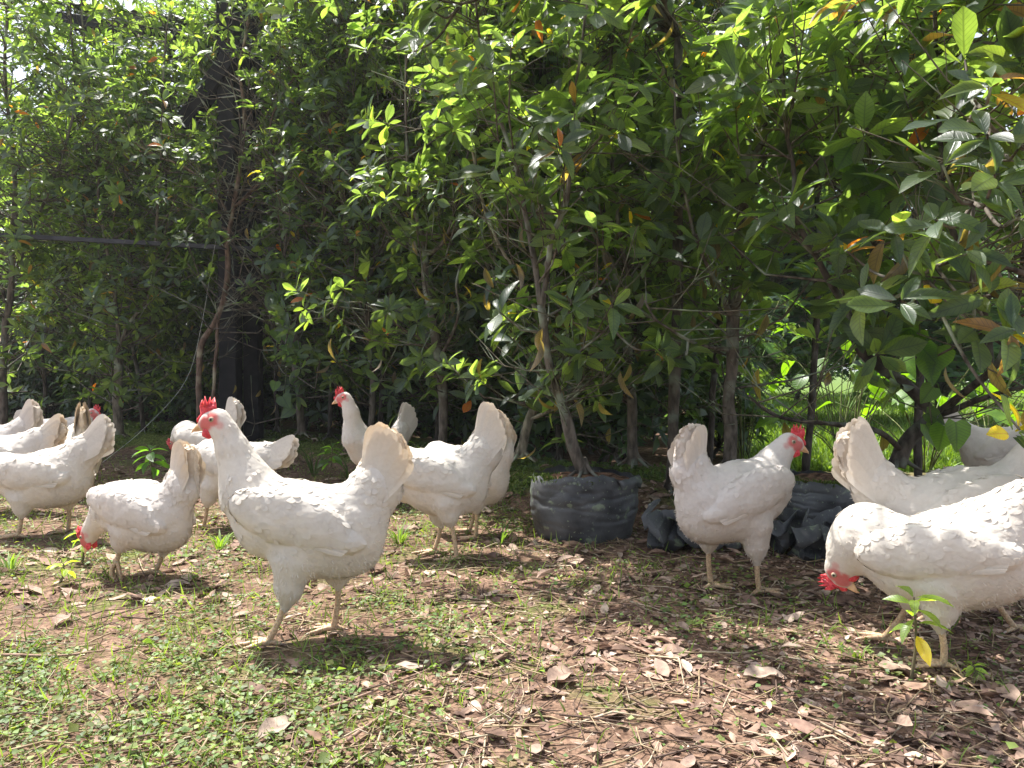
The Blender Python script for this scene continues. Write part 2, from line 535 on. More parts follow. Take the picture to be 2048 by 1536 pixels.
def surfnets(phi, org, h):
    s = phi < 0
    c = np.zeros(tuple(np.array(phi.shape) - 1), np.int8)
    offs = [(a, b, d) for a in (0, 1) for b in (0, 1) for d in (0, 1)]
    nx, ny, nz = c.shape
    for a, b, d in offs:
        c += s[a:a + nx, b:b + ny, d:d + nz]
    act = (c > 0) & (c < 8)
    ids = np.argwhere(act)
    vals = {o: phi[ids[:, 0] + o[0], ids[:, 1] + o[1], ids[:, 2] + o[2]] for o in offs}
    acc = np.zeros((len(ids), 3)); cnt = np.zeros(len(ids))
    for o in offs:
        for ax in range(3):
            if o[ax]: continue
            q = list(o); q[ax] = 1; q = tuple(q)
            va, vb = vals[o], vals[q]
            m = (va < 0) != (vb < 0)
            t = np.where(m, va / np.where(m, va - vb, 1), 0)
            p = np.tile(np.array(o, float), (len(ids), 1)); p[:, ax] += t
            acc[m] += p[m]; cnt[m] += 1
    V = (ids + acc / cnt[:, None]) * h + org
    im = -np.ones(c.shape, np.int64); im[act] = np.arange(len(ids))
    Fs = []
    for ax in range(3):
        sl0 = [slice(1, -1)] * 3; sl0[ax] = slice(0, -1)
        sl1 = [slice(1, -1)] * 3; sl1[ax] = slice(1, None)
        A = s[tuple(sl0)]; B = s[tuple(sl1)]
        e = np.argwhere(A != B)
        st = A[tuple(e.T)]
        e = e + 1; e[:, ax] -= 1
        o1, o2 = [(1, 2), (2, 0), (0, 1)][ax]
        def cell(d1, d2):
            q = e.copy(); q[:, o1] += d1; q[:, o2] += d2
            return im[q[:, 0], q[:, 1], q[:, 2]]
        f = np.stack([cell(-1, -1), cell(0, -1), cell(0, 0), cell(-1, 0)], -1)
        f[~st] = f[~st][:, ::-1]
        Fs.append(f)
    F = np.concatenate(Fs)
    return V, F[(F >= 0).all(1)]

def sd_cone(p, a, b, ra, rb, ky):
    """rounded cone with lateral stretch ky (width relative to height)"""
    q = p.copy(); cy = a[1]
    q[:, 1] = (q[:, 1] - cy) / ky + cy
    a = np.array(a); b = np.array([b[0], cy + (b[1] - cy) / ky, b[2]])
    ba = b - a
    t = np.clip(((q - a) @ ba) / max(ba @ ba, 1e-9), 0, 1)
    d = np.linalg.norm(q - a - t[:, None] * ba, axis=1)
    return (d - (ra + (rb - ra) * t)) * min(1, ky * .5 + .5)

def sd_ell(p, c, r, ang):
    """ellipsoid, rotated by ang in the xz plane"""
    q = p - np.array(c)
    ca, sa = math.cos(ang), math.sin(ang)
    q = np.stack([q[:, 0] * ca + q[:, 2] * sa, q[:, 1], -q[:, 0] * sa + q[:, 2] * ca], -1)
    r = np.array(r)
    k0 = np.linalg.norm(q / r, axis=1); k1 = np.linalg.norm(q / (r * r), axis=1)
    return k0 * (k0 - 1) / np.maximum(k1, 1e-6)

FT = []
for wv in (0, 1):
    v = []; uv = []
    prof = [(0, .45), (.3, .9), (.62, 1.0), (.85, .74), (1.0, .12)]
    for t, wd in prof:
        for c in (-1, 0, 1):
            v.append((c * wd * .5, t, .07 * (1 - abs(c)) + .05 * math.sin(t * 3.1) + (.0 if not wv else .06 * c * t)))
            uv.append((c, t))
    f = [(r * 3 + c, r * 3 + c + 1, r * 3 + c + 4, r * 3 + c + 3) for r in range(4) for c in (0, 1)]
    FT.append((np.array(v), np.array(f), np.array(uv)))
# long flight / tail feather, curved
def long_tpl():
    v = []; uv = []
    prof = [(0, .3), (.2, .62), (.45, .85), (.7, 1.0), (.86, .98), (.95, .72), (1.0, .25)]
    for t, wd in prof:
        for c in (-1, -.35, .35, 1):
            v.append((c * wd * .5, t, .1 * (1 - abs(c)) * wd))
            uv.append((c, t))
    f = [(r * 4 + c, r * 4 + c + 1, r * 4 + c + 5, r * 4 + c + 4) for r in range(6) for c in (0, 1, 2)]
    return np.array(v), np.array(f), np.array(uv)
LF = long_tpl()
HAIR = (np.array([(-.5, 0, 0), (.5, 0, 0), (.35, .5, .05), (-.35, .5, .05), (0.05, 1, .0)]), np.array([(0, 1, 2, 3)]), np.zeros((5, 2)))
HAIR = (np.array([(-.5, 0, 0), (.5, 0, 0), (.4, .5, .06), (-.4, .5, .06), (.08, 1, .0), (-.08, 1, 0)]), np.array([(0, 1, 2, 3), (3, 2, 4, 5)]), np.zeros((6, 2)))

COMB = [(150, 250), (152, 228), (170, 206), (167, 165), (180, 127), (190, 160), (201, 106), (213, 148), (226, 110), (234, 150), (249, 112), (255, 148), (263, 138), (263, 178), (250, 192), (222, 205), (196, 236), (170, 262)]

def rot2(p, c, deg):
    a = math.radians(deg)
    d = np.array(p, float) - np.array(c, float)
    # photo-plane units: y is down; positive deg turns chest down / tail up for a hen facing left
    return np.array([c[0] + d[0] * math.cos(a) + d[1] * math.sin(a), c[1] - d[0] * math.sin(a) + d[1] * math.cos(a)])

def make_hen(label, px, Y, yaw, scale=1.0, shift=(0, 0), pitch=0, tail=0, taillen=1.0, neck=None, head=(245, 250, 0),
             legs=None, h=.0045, seed=0, tailcream=.6, feathers=1800, group=None, headturn=0, tailw=1.0, tint=(1, 1, 1), fat=1.0):
    r = np.random.default_rng(seed + 100)
    piv = (800, 850)
    def B(x, y):   # body point -> shifted and pitched
        q = rot2((x, y), piv, pitch)
        return q + np.array(shift, float)
    tp = (1040, 720)
    def T(x, y):   # tail point
        q = rot2((tp[0] + (x - tp[0]) * 1.0, y), tp, tail)
        q = np.array(tp) + (q - np.array(tp)) * taillen
        return B(*q)
    prims = []  # kind, args, blend, region, flow
    def cone(a, ra, b, rb, ky, k, reg, y0=0, y1=0, flow=None):
        a3 = (U(*a)[0], y0, U(*a)[1]); b3 = (U(*b)[0], y1, U(*b)[1])
        fl = np.array(b3) - np.array(a3) if flow is None else np.array(flow, float)
        prims.append(('c', (a3, b3, ra * K, rb * K, ky), k, reg, norm(fl)))
    if neck is None:
        neck = [(303, 314, 74), (343, 410, 96), (390, 530, 128), (440, 650, 174)]
    else:
        neck = list(neck)
    hx, hy, hang = head
    H = np.array([hx, hy], float)
    def HP(x, y):   # head detail traced on the first hen (eye near 250,240)
        d = rot2((x, y), (250, 245), -0 + hang)
        return d + (H - np.array([250, 245]))
    hd = U(*HP(150, 262)) - U(*HP(300, 240))
    # head
    cone(HP(262, 243), 62, HP(222, 252), 52, .78, .0, 'head', flow=(-hd[0], 0, -hd[1]))
    cone(HP(222, 255), 50, HP(195, 268), 34, .7, .006, 'head', flow=(-hd[0], 0, -hd[1]))
    chain = [(HP(280, 256)[0], HP(280, 256)[1], 60)] + [(a_, b_, c_ * .9) for a_, b_, c_ in neck]
    for (x0, y0, r0), (x1, y1, r1) in zip(chain[:-1], chain[1:]):
        cone((x0, y0), r0, (x1, y1), r1, .84, .012, 'neck')
    b0, b1, b2 = B(570, 800), B(800, 842), B(975, 828)
    lx, ly, lr = neck[-1]
    cone((lx, ly), lr * .9, B(550, 775), 190 * fat, .9, .02, 'chest')
    cone(b0, 208 * fat, b1, 236 * fat, .86, .02, 'body')
    cone(b1, 236 * fat, b2, 202 * fat, .84, .02, 'body')
    cone(B(720, 900), 185 * fat, B(930, 920), 190 * fat, .82, .02, 'belly', flow=(.6, 0, -.5))
    cone(B(960, 880), 180 * fat, B(1010, 930), 140 * fat, .8, .02, 'fluff', flow=(.7, 0, -.5))
    # tail
    cone(B(1005, 775), 175, T(1120, 630), 142, .62, .018, 'tailbase', flow=None)
    cone(T(1120, 630), 135, T(1168, 490), 108, .42 * tailw, .012, 'tail')
    cone(T(1165, 490), 108, T(1195, 400), 88, .26 * tailw, .01, 'tail')
    # thighs
    if legs is None:
        legs = [dict(side=1, hip=(700, 1000), hock=(655, 1245), foot=(568, 1450)), dict(side=-1, hip=(880, 1020), hock=(893, 1190), foot=(862, 1450))]
    for L in legs:
        yy = -L['side'] * .036   # side 1 = its left flank, which is -y before yaw (towards the camera)
        hp = np.array(L['hip'], float); hk = np.array(L['hock'], float)
        mid = hp * .42 + hk * .58
        cone(hp, 118, mid, 74, .85, .018, 'thigh', yy, yy)
        cone(mid, 74, hk, 26, .95, .008, 'thigh', yy, yy)
    # wings
    wa = math.radians(-17 + pitch)
    for sgn in (-1, 1):
        wc = B(705, 760); wcu = U(*wc)
        y0 = sgn * .0565 * fat
        prims.append(('e', ((wcu[0], y0, wcu[1]), (.114, .026, .048), wa), .0025, 'wing', np.array([math.cos(wa), 0, math.sin(wa)])))
        wc = B(880, 850); wcu = U(*wc)
        prims.append(('e', ((wcu[0], sgn * .05 * fat, wcu[1]), (.075, .022, .028), math.radians(-14 + pitch)), .004, 'wing', np.array([math.cos(wa), 0, math.sin(wa)])))
    ends = []
    for k_, a_, *_ in prims:
        if k_ == 'c':
            ends += [np.array(a_[0]) - a_[2], np.array(a_[0]) + a_[2], np.array(a_[1]) - a_[3], np.array(a_[1]) + a_[3]]
    ends = np.array(ends)
    lo = ends.min(0) - .012; hi = ends.max(0) + .012
    lo[1] = -.1; hi[1] = .1
    nn = np.ceil((hi - lo) / h).astype(int) + 1
    gx, gy, gz = [lo[i] + np.arange(nn[i]) * h for i in range(3)]
    G = np.stack(np.meshgrid(gx, gy, gz, indexing='ij'), -1).reshape(-1, 3)
    def ev(pr, p):
        return sd_cone(p, *pr[1]) if pr[0] == 'c' else sd_ell(p, *pr[1])
    d = np.full(len(G), 9.)
    for pr in prims:
        e = ev(pr, G)
        k_ = max(pr[2], 1e-4)
        hh = np.clip(.5 + .5 * (d - e) / k_, 0, 1)
        d = d * (1 - hh) + e * hh - k_ * hh * (1 - hh)
    V, F = surfnets(d.reshape(nn), lo, h)
    # normals
    fn = np.cross(V[F[:, 2]] - V[F[:, 0]], V[F[:, 3]] - V[F[:, 1]])
    vn = np.zeros_like(V)
    for i in range(4): np.add.at(vn, F[:, i], fn)
    vn = norm(vn)
    D = np.stack([ev(pr, V) for pr in prims], -1)
    near = D.argmin(1)
    regs = np.array([pr[3] for pr in prims])[near]
    Wt = np.exp(-(D - D.min(1, keepdims=True)) / .012)
    flow = Wt @ np.stack([pr[4] for pr in prims])
    flow = norm(flow - vn * (flow * vn).sum(1, keepdims=True))
    # soft feather lumps
    lump = fbm(V + seed, 26, 3, seed) * .0032 + vnoise(V + seed * 3, 62, seed + 4) * .0015
    hmask = np.where(regs == 'head', .12, np.where(regs == 'neck', .5, 1.))
    V = V + vn * (lump * hmask)[:, None]
    # colour: warm white, stained lower parts, tail stain with backlit glow painted in, pink bare face
    base = np.array([.755, .708, .655]) * np.array([1, r.uniform(.985, 1.0), r.uniform(.95, 1.0)]) * np.array(tint)
    tin = np.tile(base, (len(V), 1))
    soft = .5 + .5 * fbm(V, 14, 3, seed + 8)
    cream = np.array([.80, .62, .40])
    def blend(a, b, f): return a * (1 - f[:, None]) + b * f[:, None]
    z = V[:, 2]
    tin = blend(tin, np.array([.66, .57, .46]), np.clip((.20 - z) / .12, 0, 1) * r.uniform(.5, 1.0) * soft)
    th = U(*T(1150, 520)); tt2 = U(*T(1190, 380))
    tl = norm(tt2 - th); along = ((V[:, [0, 2]] - th) @ tl) / np.linalg.norm(tt2 - th)
    tin = blend(tin, cream, np.clip(along * 1.2 + .25, 0, 1) * np.isin(regs, ['tail']) * tailcream * (.4 + .6 * soft))
    eye = U(*HP(253, 236))
    de = np.hypot(V[:, 0] - eye[0], (V[:, 2] - eye[1]) * 1.05)
    fx = U(*HP(215, 262))
    df = np.hypot(V[:, 0] - fx[0], V[:, 2] - fx[1])
    fm = np.clip((.0175 + .003 * vnoise(V, 150, 3) - np.minimum(de, df * 1.0)) / .006, 0, 1)
    lobe = U(*HP(300, 268)); fm = np.maximum(fm, .5 * np.clip((.009 - np.hypot(V[:, 0] - lobe[0], V[:, 2] - lobe[1])) / .004, 0, 1))
    tin = blend(tin, np.array([.68, .15, .14]), fm * .9)
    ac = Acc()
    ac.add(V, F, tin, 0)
    # ---- feathers lying over the body
    okr = ~np.isin(regs, ['head'])
    cand = np.nonzero(okr & (fm < .1))[0]
    pw = np.select([regs[cand] == q_ for q_ in ('body', 'chest', 'wing', 'neck', 'thigh', 'tailbase')], [.14, .14, .2, .2, .4, .4], .8)
    pick = r.choice(cand, min(len(cand), int(feathers * .42)), replace=False, p=pw / pw.sum())
    rg = regs[pick]
    L = np.select([rg == 'neck', rg == 'wing', rg == 'tail', rg == 'thigh', rg == 'tailbase'], [.020, .030, .034, .016, .034], .026)
    L = L * .6 * r.uniform(.75, 1.25, len(pick))
    Wd = L * np.select([rg == 'neck', rg == 'thigh', rg == 'wing'], [.34, .5, .62], .58)
    fl = norm(flow[pick] + r.normal(0, .13, (len(pick), 3)))
    R = frames(norm(fl + vn[pick] * .002), vn[pick])
    pos = V[pick] + vn[pick] * .0001 - fl * (L * .45)[:, None]
    for q in (0, 1):
        mk = (np.arange(len(pick)) % 2) == q
        ac.inst(*FT[q], pos[mk], R[mk], np.stack([Wd[mk], L[mk], L[mk] * .16], -1), tin[pick][mk] * r.uniform(.985, 1.01, (mk.sum(), 1)), 0)
    # fluff: thin downy strands
    cand = np.nonzero(np.isin(regs, ['belly', 'fluff', 'thigh', 'tailbase', 'body', 'chest']) & (vn[:, 2] < .35))[0]
    wgt = np.select([np.isin(regs[cand], ['fluff', 'belly']), regs[cand] == 'thigh'], [1., .4], .2)
    pick = r.choice(cand, min(len(cand), int(feathers * .8)), replace=False, p=wgt / wgt.sum())
    fl = norm(flow[pick] * .8 + vn[pick] * .3 + np.array([0, 0, -.3]) + r.normal(0, .3, (len(pick), 3)))
    ac.inst(*HAIR, V[pick] - vn[pick] * .002, frames(fl, vn[pick]), np.stack([r.uniform(.001, .0026, len(pick)), r.uniform(.005, .011, len(pick)), np.full(len(pick), .01)], -1), tin[pick], 0)
    # flight feathers folded at the lower edge of each wing
    for sgn in (-1, 1):
        n = 12
        for i in range(n):
            f_ = i / (n - 1)
            s0 = U(*B(560 + 180 * f_, 800 - 10 * f_)); e0 = U(*B(985 + 75 * f_ ** .8, 945 - 80 * f_))
            p0 = np.array([s0[0], sgn * (.0742 - .005 * f_ + .0014 * (i % 2)) * fat, s0[1]]); p1 = np.array([e0[0], sgn * (.068 - .010 * f_) * fat, e0[1]])
            dd = p1 - p0; ln = np.linalg.norm(dd)
            ac.inst(*LF, p0[None], frames(dd[None], np.array([[0, sgn * 1., .25]])), np.array([[.0095, ln, .022]]), base * (1.0 if i % 2 else .86) * np.array([1, .975, .93]), 0)
    # tail feathers, two fanned sheets
    for sgn in (-1, 1):
        n = 13
        for i in range(n):
            f_ = i / (n - 1)
            a0 = np.array([1065 + 85 * f_, 640 + 60 * f_])
            e0 = np.array([1118 + (205 if seed == 1 else 158) * f_ ** 1.1, 268 + 20 * f_ + 190 * f_ ** 3])
            e0 = e0 + r.normal(0, 7, 2)
            s2 = U(*T(*a0)); e2 = U(*T(*e0))
            p0 = np.array([s2[0], sgn * (.016 + .008 * f_) * tailw, s2[1]])
            p1 = np.array([e2[0], sgn * (.004 + .022 * f_ + .003 * (i % 2)) * tailw, e2[1]])
            dd = p1 - p0; ln = np.linalg.norm(dd)
            nv = np.array([[-.12, sgn * 1., .05]])
            Rm = frames(dd[None], nv)
            tv, tf, tu = LF
            vv = np.einsum('nij,nkj->nki', Rm, (tv * np.array([.026, ln, .006]))[None])[0] + p0
            tt_ = tu[:, 1:2]
            st = np.clip((tt_ - .35) * 1.6, 0, 1) * tailcream * r.uniform(.6, 1.0)
            col = (base * (1 - st) + cream * st) * r.uniform(.93, 1.02)
            ac.add(vv, tf, col, 0, tu)
    # ---- shanks and toes
    for L in legs:
        yy = -L['side'] * .036
        hk = U(*L['hock']); ft = U(*L['foot'])
        fz = max(ft[1], 0)
        raised = L.get('raised', False)
        A = np.array([hk[0], yy, hk[1] + .006]); Bp = np.array([ft[0], yy * 1.05, fz + .009])
        mid = A * .5 + Bp * .5 + np.array([.003, 0, 0])
        pts = smoothline([A + (A - Bp) * .12, A, mid, Bp, Bp + np.array([-.006, 0, -.003])], 3)
        nr = len(pts)
        tt_ = np.linspace(0, 1, nr)
        rr = .0078 - .0022 * np.sin(tt_ * math.pi) ** .7
        v, f, uv = tube(pts, rr, 8)
        lc = np.array([.56, .41, .26]) * r.uniform(.9, 1.05)
        ac.add(v, f, lc, 1, uv)
        for ang, ln in ((-34, .044), (2, .054), (36, .045), (172, .022)):
            a = math.radians(ang + r.uniform(-7, 7))
            dr = np.array([-math.cos(a), math.sin(a), 0])
            o = Bp + np.array([0, 0, -.002])
            if raised:
                pp = [o, o + dr * ln * .25 + np.array([0, 0, -.016]), o + dr * ln * .35 + np.array([.004, 0, -.034]), o + dr * ln * .25 + np.array([.008, 0, -.046])]
            else:
                z0 = fz + .0045
                pp = [o, o * 0 + np.array([o[0], o[1], z0 + .003]) + dr * ln * .3, np.array([o[0], o[1], z0 + .001]) + dr * ln * .65, np.array([o[0], o[1], z0 - .001]) + dr * ln]
            pp = smoothline(pp, 3)
            v, f, uv = tube(pp, np.linspace(.0058, .0034, len(pp)) * (1 + .12 * np.cos(np.arange(len(pp)) * 2.2)), 7)
            ac.add(v, f, lc * .98, 1, uv)
            tip = pp[-1]; d2 = norm(pp[-1] - pp[-2])
            v, f, uv = tube([tip - d2 * .002, tip + d2 * .005, tip + d2 * .010 + np.array([0, 0, -.002])], [.0026, .002, .0004], 6)
            ac.add(v, f, (.5, .4, .33), 1, uv)
    root = empty('hen')
    hc = np.array([U(*HP(250, 250))[0], 0, U(*HP(250, 250))[1]]); nc = np.array([U(*HP(300, 290))[0], 0, U(*HP(300, 290))[1]])
    def turn(acc_):
        if not headturn: return
        for vv in acc_.v:
            wt_ = 1 - sstep(.04, .115, np.linalg.norm(vv - hc, axis=1))
            an = np.radians(headturn) * wt_
            x = vv[:, 0] - nc[0]; y = vv[:, 1].copy()
            vv[:, 0] = nc[0] + x * np.cos(an) - y * np.sin(an)
            vv[:, 1] = x * np.sin(an) + y * np.cos(an)
    turn(ac)
    sx = P(px, 740, Y)[0]
    root.location = (sx, Y, float(gh(sx, Y)) + .002)
    root.rotation_euler = (0, 0, math.radians(yaw))
    root.scale = (scale,) * 3
    ac.build('body', [M['feather'], M['shank']], root)
    # ---- head furniture, turned with the head
    piv3 = np.array([U(*HP(290, 260))[0], 0, U(*HP(290, 260))[1]])
    def place(acc_, name, mat):
        turn(acc_)
        return acc_.build(name, mat, root)
    # comb: blade with wavy thickness
    cb = Acc()
    pts = np.array([U(*HP(x, y + 4)) for x, y in COMB])
    jit = np.random.default_rng(seed).normal(0, .0007, pts.shape); pts = pts + jit
    cen = pts.mean(0)
    n = len(pts)
    wob = np.array([.0022 * math.sin(q[0] * 260 + seed) for q in pts])
    rings = []
    for s_, th_ in ((1.0, 0.0006), (.9, .0020), (.62, .0027)):
        for sg in (1, -1):
            q = cen + (pts - cen) * s_
            rings.append(np.stack([q[:, 0], wob + sg * th_, q[:, 1]], -1))
    order = [4, 2, 0, 1, 3, 5]
    Vc = np.concatenate([rings[o] for o in order])
    Fc = []
    for a in range(5):
        for i in range(n):
            j = (i + 1) % n
            Fc.append((a * n + i, a * n + j, (a + 1) * n + j, (a + 1) * n + i))
    Vc = np.concatenate([Vc, [[cen[0], wob.mean() + .0028, cen[1]], [cen[0], wob.mean() - .0028, cen[1]]]])
    for i in range(n):
        Fc.append((6 * n, (i + 1) % n, i)); Fc.append((6 * n + 1, 5 * n + i, 5 * n + (i + 1) % n))
    cb.add(Vc, Fc)
    place(cb, 'comb', M['red'])
    # beak, upper and lower
    for nm, prof in (('beak', [((196, 262), 27), ((172, 273), 21), ((150, 287), 13.5), ((132, 300), 7), ((124, 311), 2)]),
                     ('lower_beak', [((192, 286), 17), ((168, 293), 11), ((150, 300), 6), ((139, 304), 2)])):
        bk = Acc()
        pp = np.array([[U(*HP(*q[0]))[0], 0, U(*HP(*q[0]))[1]] for q in prof])
        v, f, uv = tube(pp, np.array([q[1] for q in prof]) * K, 10)
        v[:, 1] *= .8
        bk.add(v, f, (1, 1, 1), 0, uv)
        place(bk, nm, M['beak'])
    for sg in (1, -1):
        wt = Acc()
        pp = [HP(215, 285), HP(222, 305), HP(228, 325), HP(230, 343)]
        pp = np.array([[U(*q)[0], sg * (.006 + .002 * i), U(*q)[1]] for i, q in enumerate(pp)])
        v, f, uv = tube(smoothline(pp, 3), np.array([18, 24, 30, 34, 36, 35, 31, 24, 15, 5]) * K, 12)
        c_ = pp.mean(0)[1]
        v[:, 1] = c_ + (v[:, 1] - c_) * .28
        wt.add(v, f, (1, 1, 1), 0, uv)
        place(wt, 'wattle', M['red'])
        # eye
        ey = Acc()
        sel = (de < .006) & (V[:, 1] * sg > 0)
        ye = np.abs(V[sel, 1]).max() if sel.any() else .0155
        ce = np.array([eye[0], sg * (ye - .0018), eye[1]])
        V2 = []; T2 = []; F2 = []
        nr_ = 6; ns = 12
        for a in range(nr_ + 1):
            th_ = a / nr_ * math.pi * .6
            for b in range(ns):
                ph = b / ns * 2 * math.pi
                V2.append(ce + 0.0054 * np.array([math.sin(th_) * math.cos(ph), sg * math.cos(th_) * .75, math.sin(th_) * math.sin(ph)]))
                T2.append((.01, .01, .01) if a <= 1 else ((.36, .3, .2) if a <= 3 else (.5, .22, .18)))
        for a in range(nr_):
            for b in range(ns):
                F2.append((a * ns + b, a * ns + (b + 1) % ns, (a + 1) * ns + (b + 1) % ns, (a + 1) * ns + b))
        ey.add(V2, F2, np.array(T2))
        place(ey, 'eye', M['eye'])
    tag(root, label, 'hen', group or 'white hens foraging below the hedge')
    return root

def leg(side, hip, hock, foot, **k):
    return dict(side=side, hip=hip, hock=hock, foot=foot, **k)

HENS = [
    dict(label='largest white hen, standing in full profile with upright red comb and orange-stained tail',
         px=606, Y=1.375, yaw=0, h=.0034, feathers=4200, seed=1, tailcream=.95),
    dict(label='white hen pecking the weeds with one foot lifted, left of the largest hen',
         px=286, Y=1.80, yaw=-22, scale=.97, shift=(-20, 140), pitch=3, tail=-2, taillen=.95, fat=.95,
         neck=[(190, 1115, 74), (265, 1055, 100), (345, 990, 140), (430, 930, 180)], head=(140, 1190, 52),
         legs=[leg(1, (660, 1090), (590, 1230), (580, 1330), raised=True), leg(-1, (800, 1120), (800, 1280), (715, 1450))], seed=2, h=.004, feathers=3000, tailcream=.8),
    dict(label='white hen bending forward with broad clean white tail, its head beyond the left edge',
         px=88, Y=2.22, yaw=-8, scale=1.02, shift=(-20, 100), pitch=16, tail=-48, taillen=1.05,
         neck=[(150, 1080, 76), (210, 1000, 105), (270, 950, 140), (330, 910, 180)], head=(110, 1170, 60),
         legs=[leg(1, (600, 1120), (590, 1260), (560, 1450)), leg(-1, (850, 1080), (862, 1215), (850, 1450))], seed=3, h=.0045, feathers=2800, tailcream=.1),
    dict(label='white hen at the left edge with a ragged brownish tail tip',
         px=2, Y=2.62, yaw=-5, scale=1.02, shift=(0, 70), pitch=10, tail=-50, neck=[(150, 900, 76), (210, 860, 105), (290, 830, 140), (350, 800, 180)], head=(100, 960, 40), seed=4, h=.006, feathers=1400, tailcream=.7),
    dict(label='white hen farthest back at the left edge with a rounded upright tail',
         px=-18, Y=3.05, yaw=-5, scale=1.0, shift=(0, 40), pitch=6, tail=-24, neck=[(150, 900, 76), (210, 860, 105), (290, 830, 140), (350, 800, 180)], head=(100, 960, 40), seed=5, h=.006, feathers=1200, tailcream=.35),
    dict(label='white hen turned away with a pointed cream tail, behind the broad clean white tail',
         px=160, Y=2.95, yaw=-58, scale=1.0, shift=(0, 30), tail=-8, head=(240, 900, 50), neck=[(290, 860, 78), (340, 820, 108), (390, 780, 138), (450, 760, 180)], seed=6, h=.006, feathers=1400, tailcream=.8),
    dict(label='white hen facing right, only its small red comb and crown showing beyond a cream tail',
         px=120, Y=3.4, yaw=178, scale=.98, head=(262, 520, 10), neck=[(312, 560, 78), (360, 620, 108), (410, 680, 138), (450, 720, 180)], tail=-40, taillen=.8, seed=16, h=.006, feathers=900, tailcream=.2),
    dict(label='shaded greyish white hen with lowered red face, behind the largest hen\'s comb',
         px=412, Y=3.05, yaw=-20, scale=.96, shift=(0, 20), pitch=8, tail=-10, neck=[(250, 800, 78), (300, 760, 105), (350, 740, 140), (410, 740, 180)], head=(210, 870, 55), seed=7, h=.006, feathers=1400, tailcream=.1),
    dict(label='white hen with level white tail, directly behind the largest hen\'s neck',
         px=462, Y=2.36, yaw=-24, scale=.97, shift=(0, 20), pitch=4, tail=-62, taillen=1.08, neck=[(330, 830, 78), (370, 800, 105), (410, 780, 140), (450, 770, 180)], head=(285, 885, 45),
         legs=[leg(1, (560, 1040), (520, 1230), (480, 1450)), leg(-1, (860, 1040), (893, 1190), (862, 1450))], seed=8, h=.005, feathers=1800, tailcream=.1),
    dict(label='slender white hen standing tall with stretched neck, left of the orange-stained tail',
         px=752, Y=2.8, yaw=52, scale=.96, headturn=-44, head=(262, 200, 4), neck=[(312, 255, 76), (350, 370, 98), (390, 520, 128), (430, 650, 175)], tail=-8, seed=9, h=.005, feathers=1800, tailcream=.15, fat=.95),
    dict(label='white hen walking on scaly legs with tall pointed tail, right of the orange-stained tail',
         px=861, Y=1.99, yaw=-4, scale=1.0, shift=(10, 0), pitch=2, tail=-6, taillen=1.1,
         neck=[(430, 800, 78), (440, 760, 105), (460, 740, 140), (480, 730, 180)], head=(400, 860, 50),
         legs=[leg(1, (880, 1010), (905, 1165), (950, 1450)), leg(-1, (760, 1040), (795, 1220), (735, 1450))], seed=10, h=.0042, feathers=2800, tailcream=.55),
    dict(label='white hen with ruffled cream tail seen from behind, nearest the full grow bag',
         px=925, Y=2.25, yaw=-30, scale=.97, shift=(25, 40), pitch=2, tail=8, taillen=.95,
         neck=[(330, 900, 78), (370, 840, 105), (410, 790, 140), (450, 770, 180)], head=(290, 960, 50),
         legs=[leg(1, (930, 1040), (950, 1190), (940, 1450)), leg(-1, (760, 1040), (795, 1220), (735, 1450))], seed=11, h=.005, feathers=2000, tailcream=.8),
    dict(label='white hen with narrow raised tail looking right, in front of the crumpled black plastic',
         px=1472, Y=1.68, yaw=203, scale=1.0, headturn=-26, head=(265, 465, 6), neck=[(325, 515, 84), (380, 590, 115), (430, 670, 150), (470, 740, 190)],
         tail=14, taillen=.86, legs=[leg(-1, (650, 1000), (635, 1245), (620, 1450)), leg(1, (860, 1020), (865, 1190), (835, 1450))], seed=12, h=.0038, feathers=3400, tailcream=.4),
    dict(label='white hen facing right with big drooping tail, behind the pecking hen at the right edge',
         px=1925, Y=1.47, yaw=186, scale=1.02, shift=(70, -30), pitch=-4, tail=-14, taillen=1.14, head=(262, 400, 6), neck=[(312, 450, 84), (350, 540, 115), (400, 630, 150), (450, 700, 190)],
         legs=[leg(-1, (700, 1000), (620, 1240), (480, 1450)), leg(1, (880, 1020), (893, 1190), (862, 1450))], seed=13, h=.0045, feathers=2800, tailcream=.3),
    dict(label='white hen pecking the leaf litter in the right foreground behind the small seedling',
         px=1862, Y=1.30, yaw=-38, scale=1.0, shift=(70, 50), pitch=27, tail=-58,
         neck=[(322, 1005, 100), (345, 940, 125), (390, 890, 160), (440, 860, 190)], head=(288, 1080, 112),
         legs=[leg(1, (790, 1060), (800, 1260), (815, 1450)), leg(-1, (660, 1080), (620, 1235), (500, 1450))], seed=14, h=.0036, feathers=4000, tailcream=.1),
    dict(label='shaded grey-white hen beyond the branching trunk at the far right',
         px=2010, Y=2.75, yaw=170, scale=.98, shift=(0, 60), tail=-26, seed=15, h=.007, feathers=800, tailcream=.1),
]
for hd_ in HENS:
    make_hen(**hd_)

